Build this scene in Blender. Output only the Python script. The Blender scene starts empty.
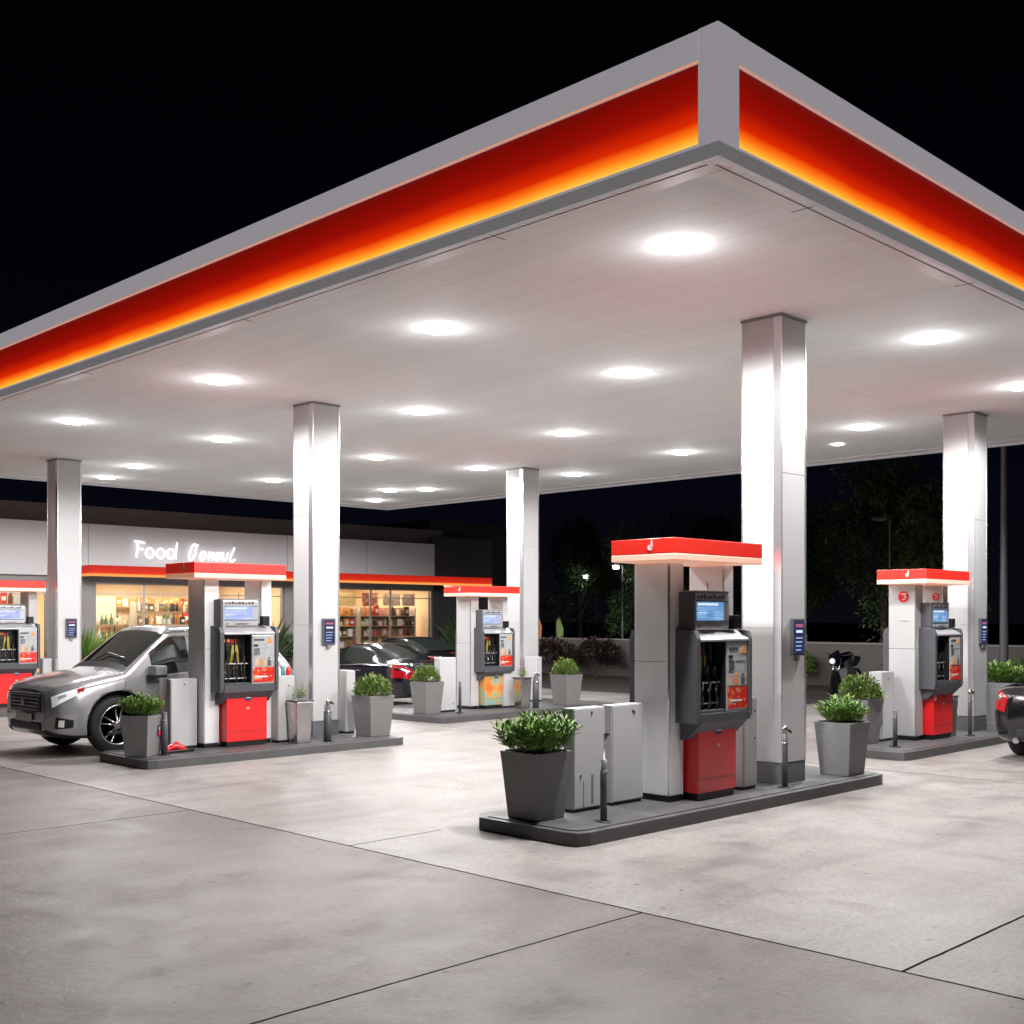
import bpy, bmesh, math, random
from mathutils import Vector, Matrix
PI = math.pi
R = math.radians
scene = bpy.context.scene
COL = scene.collection
rnd = random.Random(7)

# ------------------------------------------------------------------ materials
def newmat(name):
    m = bpy.data.materials.new(name); m.use_nodes = True
    nt = m.node_tree
    return m, nt, nt.nodes['Principled BSDF']

def mat(name, col, rough=.5, metal=0., var=.0, scale=6., bump=0., bscale=40., coat=0., emit=None, estr=0., spec=.5, rvar=0.):
    m, nt, b = newmat(name)
    b.inputs['Base Color'].default_value = (*col, 1)
    b.inputs['Roughness'].default_value = rough
    b.inputs['Metallic'].default_value = metal
    b.inputs['Coat Weight'].default_value = coat
    b.inputs['Coat Roughness'].default_value = .05
    b.inputs['Specular IOR Level'].default_value = spec
    if emit:
        b.inputs['Emission Color'].default_value = (*emit, 1)
        b.inputs['Emission Strength'].default_value = estr
    if var or bump or rvar:
        tc = nt.nodes.new('ShaderNodeTexCoord')
        n = nt.nodes.new('ShaderNodeTexNoise'); n.inputs['Scale'].default_value = scale; n.inputs['Detail'].default_value = 6
        nt.links.new(tc.outputs['Object'], n.inputs['Vector'])
        if var:
            mx = nt.nodes.new('ShaderNodeMix'); mx.data_type = 'RGBA'
            mx.inputs[6].default_value = (*[c*(1-var) for c in col], 1)
            mx.inputs[7].default_value = (*[min(1, c*(1+var)) for c in col], 1)
            nt.links.new(n.outputs['Fac'], mx.inputs[0]); nt.links.new(mx.outputs[2], b.inputs['Base Color'])
        if rvar:
            mr = nt.nodes.new('ShaderNodeMapRange'); mr.inputs[1].default_value = .3; mr.inputs[2].default_value = .7
            mr.inputs[3].default_value = rough-rvar; mr.inputs[4].default_value = rough+rvar
            nt.links.new(n.outputs['Fac'], mr.inputs[0]); nt.links.new(mr.outputs[0], b.inputs['Roughness'])
        if bump:
            n2 = nt.nodes.new('ShaderNodeTexNoise'); n2.inputs['Scale'].default_value = bscale; n2.inputs['Detail'].default_value = 4
            nt.links.new(tc.outputs['Object'], n2.inputs['Vector'])
            bp = nt.nodes.new('ShaderNodeBump'); bp.inputs['Strength'].default_value = bump; bp.inputs['Distance'].default_value = .01
            nt.links.new(n2.outputs['Fac'], bp.inputs['Height']); nt.links.new(bp.outputs[0], b.inputs['Normal'])
    return m

def node(nt, t, **kw):
    n = nt.nodes.new(t)
    for k, v in kw.items(): setattr(n, k, v)
    return n
def mth(nt, op, a, b=None, clamp=False):
    n = nt.nodes.new('ShaderNodeMath'); n.operation = op; n.use_clamp = clamp
    for i, v in enumerate((a, b)):
        if v is None: continue
        if hasattr(v, 'is_linked') or hasattr(v, 'links'): nt.links.new(v, n.inputs[i])
        else: n.inputs[i].default_value = v
    return n.outputs[0]
def ramp(nt, fac, stops, interp='LINEAR'):
    r = nt.nodes.new('ShaderNodeValToRGB'); r.color_ramp.interpolation = interp
    els = r.color_ramp.elements
    while len(els) < len(stops): els.new(.5)
    for e, (p, c) in zip(els, stops): e.position = p; e.color = (*c, 1)
    nt.links.new(fac, r.inputs[0]); return r.outputs[0]

def both_(nt, a, b): return mth(nt, 'MULTIPLY', a, b)
def ground_mat():
    m, nt, b = newmat('concrete_pad')
    tc = node(nt, 'ShaderNodeTexCoord'); sep = node(nt, 'ShaderNodeSeparateXYZ'); nt.links.new(tc.outputs['Object'], sep.inputs[0])
    X, Y = sep.outputs[0], sep.outputs[1]
    def noise(s, d=6, dist=0., sx=1, sy=1, rough=.5):
        mp = node(nt, 'ShaderNodeMapping'); mp.inputs['Scale'].default_value = (sx, sy, 1); nt.links.new(tc.outputs['Object'], mp.inputs[0])
        n = node(nt, 'ShaderNodeTexNoise'); n.inputs['Scale'].default_value = s; n.inputs['Detail'].default_value = d
        n.inputs['Distortion'].default_value = dist; n.inputs['Roughness'].default_value = rough
        nt.links.new(mp.outputs[0], n.inputs['Vector']); return n.outputs['Fac']
    big = noise(.35, 7, .6, rough=.6); mid = noise(1.6, 8, .5, rough=.65); fine = noise(45, 5, rough=.7); streak = noise(1.1, 6, .3, .35, 1.6)
    base = ramp(nt, big, [(.3, (.275, .250, .234)), (.5, (.345, .321, .304)), (.72, (.40, .377, .361))])
    midc = ramp(nt, mid, [(.30, (.62, .61, .62)), (.44, (.86, .85, .86)), (.57, (1, 1, 1)), (.70, (.86, .85, .84))])
    st = ramp(nt, streak, [(.32, (.78, .77, .78)), (.52, (1, 1, 1))])
    fc = ramp(nt, noise(26, 8, .3, .6, 1.3, .8), [(.32, (.68, .67, .67)), (.56, (1.0, 1.0, 1.0)), (.75, (1.12, 1.12, 1.1))])
    sp = ramp(nt, noise(9, 3), [(.27, (.62, .6, .6)), (.33, (1, 1, 1))])
    def mul(a, b_):
        x = node(nt, 'ShaderNodeMix', data_type='RGBA', blend_type='MULTIPLY'); x.inputs[0].default_value = 1
        nt.links.new(a, x.inputs[6]); nt.links.new(b_, x.inputs[7]); return x.outputs[2]
    c = mul(mul(mul(mul(base, midc), st), fc), sp)
    slab_falloff = node(nt, 'ShaderNodeMix', data_type='RGBA'); nt.links.new(mth(nt, 'LESS_THAN', X, 6.22), slab_falloff.inputs[0]); slab_falloff.inputs[6].default_value = (1, 1, 1, 1); slab_falloff.inputs[7].default_value = (.60, .55, .56, 1)  # darker near-slab tone, also standing in for light falling off outside the canopy
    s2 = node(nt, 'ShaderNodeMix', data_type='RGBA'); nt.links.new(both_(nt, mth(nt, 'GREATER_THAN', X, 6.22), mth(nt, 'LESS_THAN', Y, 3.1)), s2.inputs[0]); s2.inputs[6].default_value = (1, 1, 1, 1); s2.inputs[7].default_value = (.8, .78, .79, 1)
    c = mul(mul(c, slab_falloff.outputs[2]), s2.outputs[2])
    # expansion joints
    wob = mth(nt, 'MULTIPLY', mth(nt, 'SUBTRACT', noise(3, 3), .5), .02)
    def line(v, at, w):
        d = mth(nt, 'ABSOLUTE', mth(nt, 'SUBTRACT', mth(nt, 'ADD', v, wob), at)); return mth(nt, 'LESS_THAN', d, w)
    def both(a, b_): return mth(nt, 'MULTIPLY', a, b_)
    def ltv(v, t): return mth(nt, 'LESS_THAN', v, t)
    def gtv(v, t): return mth(nt, 'GREATER_THAN', v, t)
    L = line(X, 6.22, .012)
    segs = [both(line(Y, 4.97, .010), ltv(X, 6.22)), both(line(Y, 3.1, .011), gtv(X, 6.22)),
            both(line(Y, 8.25, .01), both(gtv(X, 6.22), ltv(X, 7.3))), both(line(Y, 10.95, .010), ltv(X, 6.22)),
            both(line(Y, 17.4, .01), gtv(X, 6.22)), line(X, 14.3, .01)]
    for s in segs: L = mth(nt, 'MAXIMUM', L, s)
    mj = node(nt, 'ShaderNodeMix', data_type='RGBA'); nt.links.new(L, mj.inputs[0]); nt.links.new(c, mj.inputs[6]); mj.inputs[7].default_value = (.02, .018, .017, 1)
    nt.links.new(mj.outputs[2], b.inputs['Base Color'])
    rr = node(nt, 'ShaderNodeMapRange'); nt.links.new(mid, rr.inputs[0]); rr.inputs[1].default_value = .3; rr.inputs[2].default_value = .7
    nt.links.new(mth(nt, 'MULTIPLY', mth(nt, 'SUBTRACT', 1.0, L), .18), b.inputs['Specular IOR Level']); rr.inputs[3].default_value = .42; rr.inputs[4].default_value = .62; nt.links.new(rr.outputs[0], b.inputs['Roughness'])
    bp = node(nt, 'ShaderNodeBump'); bp.inputs['Strength'].default_value = .35; bp.inputs['Distance'].default_value = .006
    h = mth(nt, 'SUBTRACT', mth(nt, 'ADD', fine, mth(nt, 'MULTIPLY', noise(14, 6), 1.5)), mth(nt, 'MULTIPLY', L, 3))
    nt.links.new(h, bp.inputs['Height']); nt.links.new(bp.outputs[0], b.inputs['Normal'])
    return m

def gradient_sign(name, z0, z1, stops, strength):
    m, nt, b = newmat(name)
    tc = node(nt, 'ShaderNodeTexCoord'); sep = node(nt, 'ShaderNodeSeparateXYZ'); nt.links.new(tc.outputs['Object'], sep.inputs[0])
    mr = node(nt, 'ShaderNodeMapRange'); mr.inputs[1].default_value = z0; mr.inputs[2].default_value = z1; nt.links.new(sep.outputs[2], mr.inputs[0])
    n = node(nt, 'ShaderNodeTexNoise'); n.inputs['Scale'].default_value = 1.3; nt.links.new(tc.outputs['Object'], n.inputs['Vector'])
    f = mth(nt, 'ADD', mr.outputs[0], mth(nt, 'MULTIPLY', mth(nt, 'SUBTRACT', n.outputs['Fac'], .5), .08))
    c = ramp(nt, f, stops)
    nt.links.new(c, b.inputs['Emission Color']); b.inputs['Emission Strength'].default_value = strength
    b.inputs['Base Color'].default_value = (.12, .006, .003, 1); b.inputs['Roughness'].default_value = .5; b.inputs['Specular IOR Level'].default_value = .1
    return m

def soffit_mat():
    m, nt, b = newmat('soffit_panels')
    tc = node(nt, 'ShaderNodeTexCoord'); sep = node(nt, 'ShaderNodeSeparateXYZ'); nt.links.new(tc.outputs['Object'], sep.inputs[0])
    mp = node(nt, 'ShaderNodeMapping'); mp.inputs['Scale'].default_value = (1.2, .2, 1); nt.links.new(tc.outputs['Object'], mp.inputs[0])
    n = node(nt, 'ShaderNodeTexNoise'); n.inputs['Scale'].default_value = 1.2; n.inputs['Detail'].default_value = 7; nt.links.new(mp.outputs[0], n.inputs['Vector'])
    c = ramp(nt, n.outputs['Fac'], [(.3, (.80, .83, .835)), (.65, (.86, .89, .895))])
    fx = mth(nt, 'FRACT', mth(nt, 'DIVIDE', sep.outputs[0], .41))
    l = mth(nt, 'LESS_THAN', mth(nt, 'ABSOLUTE', mth(nt, 'SUBTRACT', fx, .5)), .012)
    fy = mth(nt, 'FRACT', mth(nt, 'DIVIDE', sep.outputs[1], 5.9))
    l2 = mth(nt, 'LESS_THAN', mth(nt, 'ABSOLUTE', mth(nt, 'SUBTRACT', fy, .5)), .001)
    l = mth(nt, 'MAXIMUM', l, l2)
    mx = node(nt, 'ShaderNodeMix', data_type='RGBA'); nt.links.new(mth(nt, 'MULTIPLY', l, .24), mx.inputs[0]); nt.links.new(c, mx.inputs[6]); mx.inputs[7].default_value = (.2, .19, .18, 1)
    nt.links.new(mx.outputs[2], b.inputs['Base Color']); b.inputs['Roughness'].default_value = .7; b.inputs['Specular IOR Level'].default_value = .12
    return m

def glass_mat(name, tint=(.95, .97, .97), refl=1.0):
    m = bpy.data.materials.new(name); m.use_nodes = True; nt = m.node_tree; nt.nodes.clear()
    o = node(nt, 'ShaderNodeOutputMaterial'); t = node(nt, 'ShaderNodeBsdfTransparent'); g = node(nt, 'ShaderNodeBsdfGlossy')
    t.inputs[0].default_value = (*tint, 1); g.inputs['Roughness'].default_value = .02
    fr = node(nt, 'ShaderNodeFresnel'); fr.inputs[0].default_value = 1.45
    mx = node(nt, 'ShaderNodeMixShader'); nt.links.new(fr.outputs[0], mx.inputs[0]); nt.links.new(t.outputs[0], mx.inputs[1]); nt.links.new(g.outputs[0], mx.inputs[2])
    nt.links.new(mx.outputs[0], o.inputs[0]); return m

def screen_mat(name, cols, sc=18, strength=1.0):
    m, nt, b = newmat(name)
    tc = node(nt, 'ShaderNodeTexCoord'); mp = node(nt, 'ShaderNodeMapping'); mp.inputs['Scale'].default_value = (.5, 1, 2.2); nt.links.new(tc.outputs['Object'], mp.inputs[0])
    v = node(nt, 'ShaderNodeTexNoise'); v.inputs['Scale'].default_value = sc; v.inputs['Detail'].default_value = 1; nt.links.new(mp.outputs[0], v.inputs['Vector'])
    c = ramp(nt, v.outputs['Fac'], cols, 'EASE'); nt.links.new(c, b.inputs['Emission Color']); b.inputs['Emission Strength'].default_value = strength
    b.inputs['Base Color'].default_value = (.02, .02, .03, 1); b.inputs['Roughness'].default_value = .15
    return m

def graphic_mat(name, cols, sc=14, rough=.3, zs=1.):
    m, nt, b = newmat(name)
    tc = node(nt, 'ShaderNodeTexCoord'); mp = node(nt, 'ShaderNodeMapping'); mp.inputs['Scale'].default_value = (1, 1, zs); nt.links.new(tc.outputs['Object'], mp.inputs[0])
    v = node(nt, 'ShaderNodeTexNoise'); v.inputs['Scale'].default_value = sc; v.inputs['Detail'].default_value = 2; nt.links.new(mp.outputs[0], v.inputs['Vector'])
    c = ramp(nt, v.outputs['Fac'], cols, 'CONSTANT' if zs == 1 else 'EASE'); nt.links.new(c, b.inputs['Base Color']); b.inputs['Roughness'].default_value = rough
    return m

def leaf_mat(name, a, b_, rough=.45):
    m, nt, b = newmat(name)
    g = node(nt, 'ShaderNodeNewGeometry')
    c = ramp(nt, g.outputs['Random Per Island'], [(0, a), (1, b_)])
    nt.links.new(c, b.inputs['Base Color']); b.inputs['Roughness'].default_value = rough
    return m

def dotted_mat():
    m, nt, b = newmat('orange_teal_dots')
    tc = node(nt, 'ShaderNodeTexCoord')
    v = node(nt, 'ShaderNodeTexVoronoi'); v.inputs['Scale'].default_value = 26; v.inputs['Randomness'].default_value = .15; nt.links.new(tc.outputs['Object'], v.inputs['Vector'])
    n = node(nt, 'ShaderNodeTexNoise'); n.inputs['Scale'].default_value = 3; nt.links.new(tc.outputs['Object'], n.inputs['Vector'])
    bgc = ramp(nt, n.outputs['Fac'], [(.38, (.75, .16, .03)), (.5, (.78, .36, .08)), (.58, (.2, .48, .38)), (.7, (.16, .4, .4))])
    dc = ramp(nt, n.outputs['Fac'], [(.4, (.8, .42, .1)), (.5, (.25, .45, .25)), (.6, (.75, .3, .08))])
    f = mth(nt, 'LESS_THAN', v.outputs['Distance'], .33)
    mx = node(nt, 'ShaderNodeMix', data_type='RGBA'); nt.links.new(f, mx.inputs[0]); nt.links.new(bgc, mx.inputs[6]); nt.links.new(dc, mx.inputs[7])
    nt.links.new(mx.outputs[2], b.inputs['Base Color']); b.inputs['Roughness'].default_value = .35
    return m

M = {}
M['ground'] = ground_mat()
M['asphalt'] = mat('asphalt', (.055, .052, .055), .7, var=.35, scale=2.5, bump=.5, bscale=90)
M['pave'] = mat('sidewalk_concrete', (.32, .30, .29), .6, var=.15, scale=2, bump=.2)
M['kerb'] = mat('dark_kerb_concrete', (.10, .098, .10), .5, var=.28, scale=5, bump=.35, bscale=70, rvar=.1)
M['whitemetal'] = mat('white_cladding', (.56, .56, .565), .6, metal=.0, var=.03, scale=1.5, spec=.25, rvar=.06)
M['alu'] = mat('brushed_aluminium', (.86, .86, .88), .42, metal=.05, var=.05, scale=3, rvar=.06)
M['edge'] = mat('polished_edge', (.8, .8, .82), .2, metal=.8)
M['grey'] = mat('mid_grey_paint', (.24, .24, .25), .45, var=.08)
M['plinth'] = mat('plinth_grey', (.14, .14, .15), .5, var=.12)
M['dark'] = mat('dark_grey_plastic', (.085, .087, .10), .42, var=.15, scale=8)
M['black'] = mat('black_plastic', (.012, .012, .013), .35)
M['rubber'] = mat('black_rubber', (.02, .02, .021), .7, bump=.2, bscale=60)
M['silver'] = mat('silver_plastic', (.55, .56, .59), .3, metal=.4, var=.04)
M['red'] = mat('red_gloss_paint', (.85, .016, .02), .28, coat=.4, var=.06, scale=2)
M['canred'] = mat('red_fascia_backlit', (.72, .03, .02), .35, coat=.2, emit=(.85, .03, .015), estr=.28)
M['canlight'] = mat('pale_lit_band', (.85, .6, .5), .4, emit=(1, .42, .25), estr=.35)
M['soffit'] = soffit_mat()
M['soffitplain'] = mat('soffit_border', (.8, .79, .785), .42, var=.05, scale=2)
M['fasciawhite'] = mat('fascia_white_added_glow', (.6, .58, .6), .4, var=.04, emit=(.80, .76, .82), estr=.30)  # emission added to brighten the white band, no light sits behind it
M['fasciatrim'] = mat('fascia_trim', (.3, .29, .3), .4, var=.08, emit=(.8, .76, .8), estr=.15)  # weak emission added to lift the trim's brightness
M['groove'] = mat('groove_dark', (.06, .058, .055), .7)
gs = [(0, (1., .58, .10)), (.06, (1., .42, .03)), (.16, (1., .17, .006)), (.28, (.66, .020, .001)), (.55, (.30, .004, .001)), (1, (.13, .002, .001))]  # upward wash of a bottom LED strip, put into the emission colour
M['glowsign'] = gradient_sign('red_panel_painted_led_wash', 5.50, 6.10, gs, 1.0)
M['awnglow'] = gradient_sign('awning_painted_glow', 3.19, 3.5, [(0, (1, .42, .12)), (.2, (1, .30, .06)), (.3, (.6, .025, .008)), (1, (.42, .010, .006))], 1.0)  # orange glow along the lower edge is put into the emission colour
M['lens'] = mat('lit_lens', (.9, .9, .9), .4, emit=(1, .98, .97), estr=34)
M['house'] = mat('fixture_white', (.8, .79, .78), .4)
M['storewhite'] = mat('shop_band_white', (.64, .62, .64), .5, var=.05, scale=1.2, bump=.08)
M['storedark'] = mat('shop_parapet_brown_grey', (.12, .108, .105), .6, var=.15, scale=1.2)
M['storegrey'] = mat('shop_wall_grey', (.27, .25, .25), .6, var=.1, scale=2, bump=.1)
M['storewall2'] = mat('shop_dark_wall', (.045, .042, .05), .6, var=.15, scale=2, bump=.1)
M['cream'] = mat('interior_cream', (.74, .60, .46), .6, var=.06)
M['intfloor'] = mat('interior_floor', (.5, .42, .33), .3)
M['wood'] = mat('shelf_wood', (.45, .30, .18), .5, var=.2)
M['shelfmetal'] = mat('shelf_metal', (.55, .5, .44), .4, metal=.3)
M['frame'] = mat('window_frame', (.45, .42, .40), .35, metal=.5)
M['glass'] = glass_mat('window_glass')
M['intlamp'] = mat('interior_lamp', (1, 1, 1), .5, emit=(1, .9, .72), estr=7)
M['neon'] = mat('white_neon', (1, 1, 1), .5, emit=(1, .98, 1), estr=1.15)
M['screen'] = screen_mat('pump_screen', [(.0, (.05, .15, .38)), (.5, (.13, .29, .58)), (.8, (.22, .42, .72))], 9, 1.0)
M['scrpale'] = mat('screen_pale_line', (.1, .1, .1), .2, emit=(.75, .86, 1), estr=.95)
M['scrmid'] = mat('screen_mid_line', (.1, .1, .1), .2, emit=(.35, .55, .85), estr=.9)
M['scrpink'] = mat('notice_title', (.1, .05, .05), .2, emit=(.45, .12, .2), estr=.8)
M['screen2'] = screen_mat('pump_screen_pale', [(.0, (.15, .3, .75)), (.5, (.42, .5, .85)), (.8, (.7, .72, .9))], 9, 1.0)
M['signblue'] = screen_mat('blue_pillar_sign', [(.0, (.012, .016, .08)), (.8, (.04, .045, .2))], 8, .6)
M['poster'] = graphic_mat('red_poster', [(0, (.6, .02, .015)), (.5, (.75, .09, .02)), (.58, (.8, .5, .35)), (.64, (.35, .02, .05)), (.7, (.7, .2, .1))], 17)
M['panelart'] = graphic_mat('panel_print', [(0, (.45, .47, .46)), (.56, (.3, .33, .36)), (.62, (.5, .52, .5))], 20)
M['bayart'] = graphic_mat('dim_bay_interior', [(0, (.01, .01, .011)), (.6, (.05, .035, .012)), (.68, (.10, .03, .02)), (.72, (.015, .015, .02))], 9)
M['navy'] = mat('navy_badge', (.03, .035, .13), .3)
M['orange'] = mat('orange_print', (.8, .3, .06), .4)
M['white'] = mat('white_paint', (.8, .8, .8), .35)
M['skin'] = mat('peach_print', (.75, .42, .28), .5)
M['yellow'] = mat('ochre_print', (.42, .33, .04), .5)
M['teal'] = mat('teal_print', (.05, .25, .35), .5)
M['dots'] = dotted_mat()
M['pot'] = mat('grey_planter', (.21, .21, .215), .5, var=.1, scale=7, bump=.1, bscale=90)
M['potlight'] = mat('light_grey_planter', (.2, .197, .195), .5, var=.1, scale=7, bump=.1, bscale=90)
M['steel'] = mat('satin_steel', (.5, .5, .5), .25, metal=1., rvar=.08, var=.05)
M['soil'] = mat('soil', (.03, .02, .015), .9, bump=.6)
M['leafA'] = leaf_mat('leaf_fresh_green', (.06, .14, .02), (.22, .36, .07))
M['leafB'] = leaf_mat('leaf_mid_green', (.07, .13, .025), (.24, .34, .07))
M['leafD'] = leaf_mat('leaf_dark', (.015, .035, .012), (.06, .1, .03), .6)
M['leafRed'] = leaf_mat('leaf_dark_red', (.014, .006, .006), (.035, .012, .012), .6)
M['bark'] = mat('bark', (.06, .045, .035), .85, var=.3, scale=9, bump=.6)
M['wall'] = mat('boundary_wall_render', (.10, .092, .088), .7, var=.22, scale=1.2, bump=.25)
M['coping'] = mat('wall_coping', (.2, .19, .18), .6, var=.1)
M['suv'] = mat('silver_grey_car_paint', (.42, .42, .43), .22, metal=.5, coat=1.)
M['blackcar'] = mat('black_car_paint', (.008, .008, .010), .2, metal=.3, coat=1.)
M['navycar'] = mat('navy_car_paint', (.006, .006, .014), .2, metal=.3, coat=1.)
M['carglass'] = mat('dark_car_glass', (.014, .018, .016), .06, spec=.7)
M['chrome'] = mat('chrome', (.75, .75, .77), .12, metal=1.)
M['rim'] = mat('alloy_rim', (.6, .6, .62), .25, metal=.9)
M['tail'] = mat('red_tail_lamp', (.30, .006, .010), .12, coat=1., emit=(1, .02, .03), estr=.06)
M['head'] = mat('headlamp_glass', (.8, .82, .86), .1, coat=1., emit=(1, 1, 1), estr=.2)
M['carplastic'] = mat('car_black_trim', (.02, .02, .022), .5)
M['pole'] = mat('galvanised_pole', (.17, .17, .18), .45, metal=.3)
M['lamplit'] = mat('lamp_lit', (1, 1, 1), .4, emit=(.95, 1, .97), estr=30)
M['lampdim'] = mat('lamp_orange', (1, .5, .2), .4, emit=(1, .25, .05), estr=1.5)
M['flagO'] = mat('orange_flag', (.75, .2, .03), .7, emit=(1, .3, .05), estr=.12)
M['flagG'] = mat('green_flag', (.25, .4, .1), .7)

# ------------------------------------------------------------------ mesh helpers
class MB:
    def __init__(s): s.bm = bmesh.new(); s.mats = []
    def mi(s, m):
        if m not in s.mats: s.mats.append(m)
        return s.mats.index(m)
    def _tag(s, faces, m, smooth=False):
        i = s.mi(m)
        for f in faces: f.material_index = i; f.smooth = smooth
    def box(s, x0, x1, y0, y1, z0, z1, m, bev=0., taper=None, seg=2):
        vs = [s.bm.verts.new((x, y, z)) for z in (z0, z1) for y in (y0, y1) for x in (x0, x1)]
        if taper:
            cx, cy = (x0+x1)/2, (y0+y1)/2
            for v in vs[:4]: v.co.x = cx+(v.co.x-cx)*taper; v.co.y = cy+(v.co.y-cy)*taper
        q = [(0, 2, 3, 1), (4, 5, 7, 6), (0, 1, 5, 4), (2, 6, 7, 3), (0, 4, 6, 2), (1, 3, 7, 5)]
        fs = [s.bm.faces.new([vs[i] for i in f]) for f in q]
        s._tag(fs, m)
        if bev > 0:
            es = list({e for f in fs for e in f.edges})
            r = bmesh.ops.bevel(s.bm, geom=es, offset=bev, segments=seg, affect='EDGES', profile=.6)
            s._tag(r['faces'], m)
        return s
    def prism(s, pts, axis, a0, a1, m, bev=0.):
        def P(p, a):
            return {'x': (a, p[0], p[1]), 'y': (p[0], a, p[1]), 'z': (p[0], p[1], a)}[axis]
        A = [s.bm.verts.new(P(p, a0)) for p in pts]; B = [s.bm.verts.new(P(p, a1)) for p in pts]
        n = len(pts); fs = [s.bm.faces.new(A[::-1]), s.bm.faces.new(B)]
        for i in range(n): fs.append(s.bm.faces.new((A[i], A[(i+1) % n], B[(i+1) % n], B[i])))
        s._tag(fs, m)
        bmesh.ops.recalc_face_normals(s.bm, faces=fs)
        if bev > 0:
            r = bmesh.ops.bevel(s.bm, geom=list({e for f in fs for e in f.edges}), offset=bev, segments=2, affect='EDGES', profile=.6)
            s._tag(r['faces'], m)
        return s
    def lathe(s, prof, c, m, axis='z', seg=24, smooth=True):
        rings = []
        for (r, h) in prof:
            ring = []
            for k in range(seg):
                a = 2*PI*k/seg; u, v = r*math.cos(a), r*math.sin(a)
                p = {'z': (u, v, h), 'y': (u, h, v), 'x': (h, u, v)}[axis]
                ring.append(s.bm.verts.new((c[0]+p[0], c[1]+p[1], c[2]+p[2])))
            rings.append(ring)
        fs = []
        for a, b in zip(rings, rings[1:]):
            for k in range(seg): fs.append(s.bm.faces.new((a[k], a[(k+1) % seg], b[(k+1) % seg], b[k])))
        s._tag(fs, m, smooth)
        caps = [s.bm.faces.new(rings[0][::-1]), s.bm.faces.new(rings[-1])]
        s._tag(caps, m)
        bmesh.ops.recalc_face_normals(s.bm, faces=fs+caps)
        return s
    def tube(s, pts, r, m, seg=8, closed=False):
        pts = [Vector(p) for p in pts]; n = len(pts); rings = []
        up = None
        for i, p in enumerate(pts):
            if closed: t = pts[(i+1) % n]-pts[i-1]
            else: t = pts[min(i+1, n-1)]-pts[max(i-1, 0)]
            t.normalize()
            if up is None:
                up = Vector((0, 0, 1)) if abs(t.z) < .9 else Vector((1, 0, 0))
            a = t.cross(up)
            if a.length < 1e-4: a = t.cross(Vector((0, 1, 0)))
            a.normalize(); up2 = a.cross(t).normalized(); up = up2
            rr = r[i] if isinstance(r, (list, tuple)) else r
            rings.append([s.bm.verts.new(p+a*rr*math.cos(2*PI*k/seg)+up2*rr*math.sin(2*PI*k/seg)) for k in range(seg)])
        fs = []
        prs = list(zip(rings, rings[1:]))
        if closed: prs.append((rings[-1], rings[0]))
        for a, b in prs:
            for k in range(seg): fs.append(s.bm.faces.new((a[k], a[(k+1) % seg], b[(k+1) % seg], b[k])))
        s._tag(fs, m, True)
        if not closed: s._tag([s.bm.faces.new(rings[0][::-1]), s.bm.faces.new(rings[-1])], m)
        bmesh.ops.recalc_face_normals(s.bm, faces=fs)
        return s
    def quad(s, pts, m):
        s._tag([s.bm.faces.new([s.bm.verts.new(p) for p in pts])], m); return s
    def build(s, name, parent=None, loc=None, **props):
        me = bpy.data.meshes.new(name); s.bm.to_mesh(me); s.bm.free()
        for m in s.mats: me.materials.append(M[m])
        o = bpy.data.objects.new(name, me); COL.objects.link(o)
        if parent: o.parent = parent
        if loc: o.location = loc
        for k, v in props.items(): o[k] = v
        return o

def thing(name, label, cat, loc=(0, 0, 0), rz=0, group=None):
    o = bpy.data.objects.new(name, None); COL.objects.link(o); o.empty_display_size = .1
    o.location = loc; o.rotation_euler = (0, 0, rz); o['label'] = label; o['category'] = cat
    if group: o['group'] = group
    return o
def tag(o, label, cat, group=None):
    o['label'] = label; o['category'] = cat
    if group: o['group'] = group
    return o
def copy_tree(o, loc, rz=0, scale=None, label=None, parent=None, group=None):
    c = o.copy(); COL.objects.link(c)
    if parent: c.parent = parent
    else:
        c.location = loc; c.rotation_euler = (0, 0, rz)
        if scale: c.scale = scale
        if label: c['label'] = label
        if group: c['group'] = group
    for ch in list(o.children): copy_tree(ch, None, parent=c)
    return c
def box(name, x0, x1, y0, y1, z0, z1, m, parent=None, bev=0., **p):
    return MB().box(x0, x1, y0, y1, z0, z1, m, bev).build(name, parent, **p)

# ------------------------------------------------------------------ camera, world
cam = bpy.data.cameras.new('camera'); co = bpy.data.objects.new('camera', cam); COL.objects.link(co)
co.location = (0, 0, 2); co.rotation_euler = (R(90), 0, R(-45)); cam.sensor_width = 36; cam.lens = 1165/1024*36
cam.shift_y = 106/1024; cam.clip_end = 2000; cam.clip_start = .05
scene.camera = co
w = bpy.data.worlds.new('World'); scene.world = w; w.use_nodes = True
nt = w.node_tree; bg = nt.nodes['Background']
tc = node(nt, 'ShaderNodeTexCoord'); sp = node(nt, 'ShaderNodeSeparateXYZ'); nt.links.new(tc.outputs['Generated'], sp.inputs[0])
c = ramp(nt, sp.outputs[2], [(0, (.0026, .0028, .0045)), (.12, (.0012, .0014, .0042)), (.3, (.0006, .0007, .0017)), (.6, (.0004, .0004, .0010))])
nt.links.new(c, bg.inputs[0]); bg.inputs[1].default_value = 1.0
scene.view_settings.view_transform = 'Standard'; scene.view_settings.look = 'None'; scene.view_settings.gamma = 1; scene.view_settings.exposure = .08
scene.cycles.use_denoising = True
try: scene.cycles.sample_clamp_indirect = 6
except Exception: pass

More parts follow.
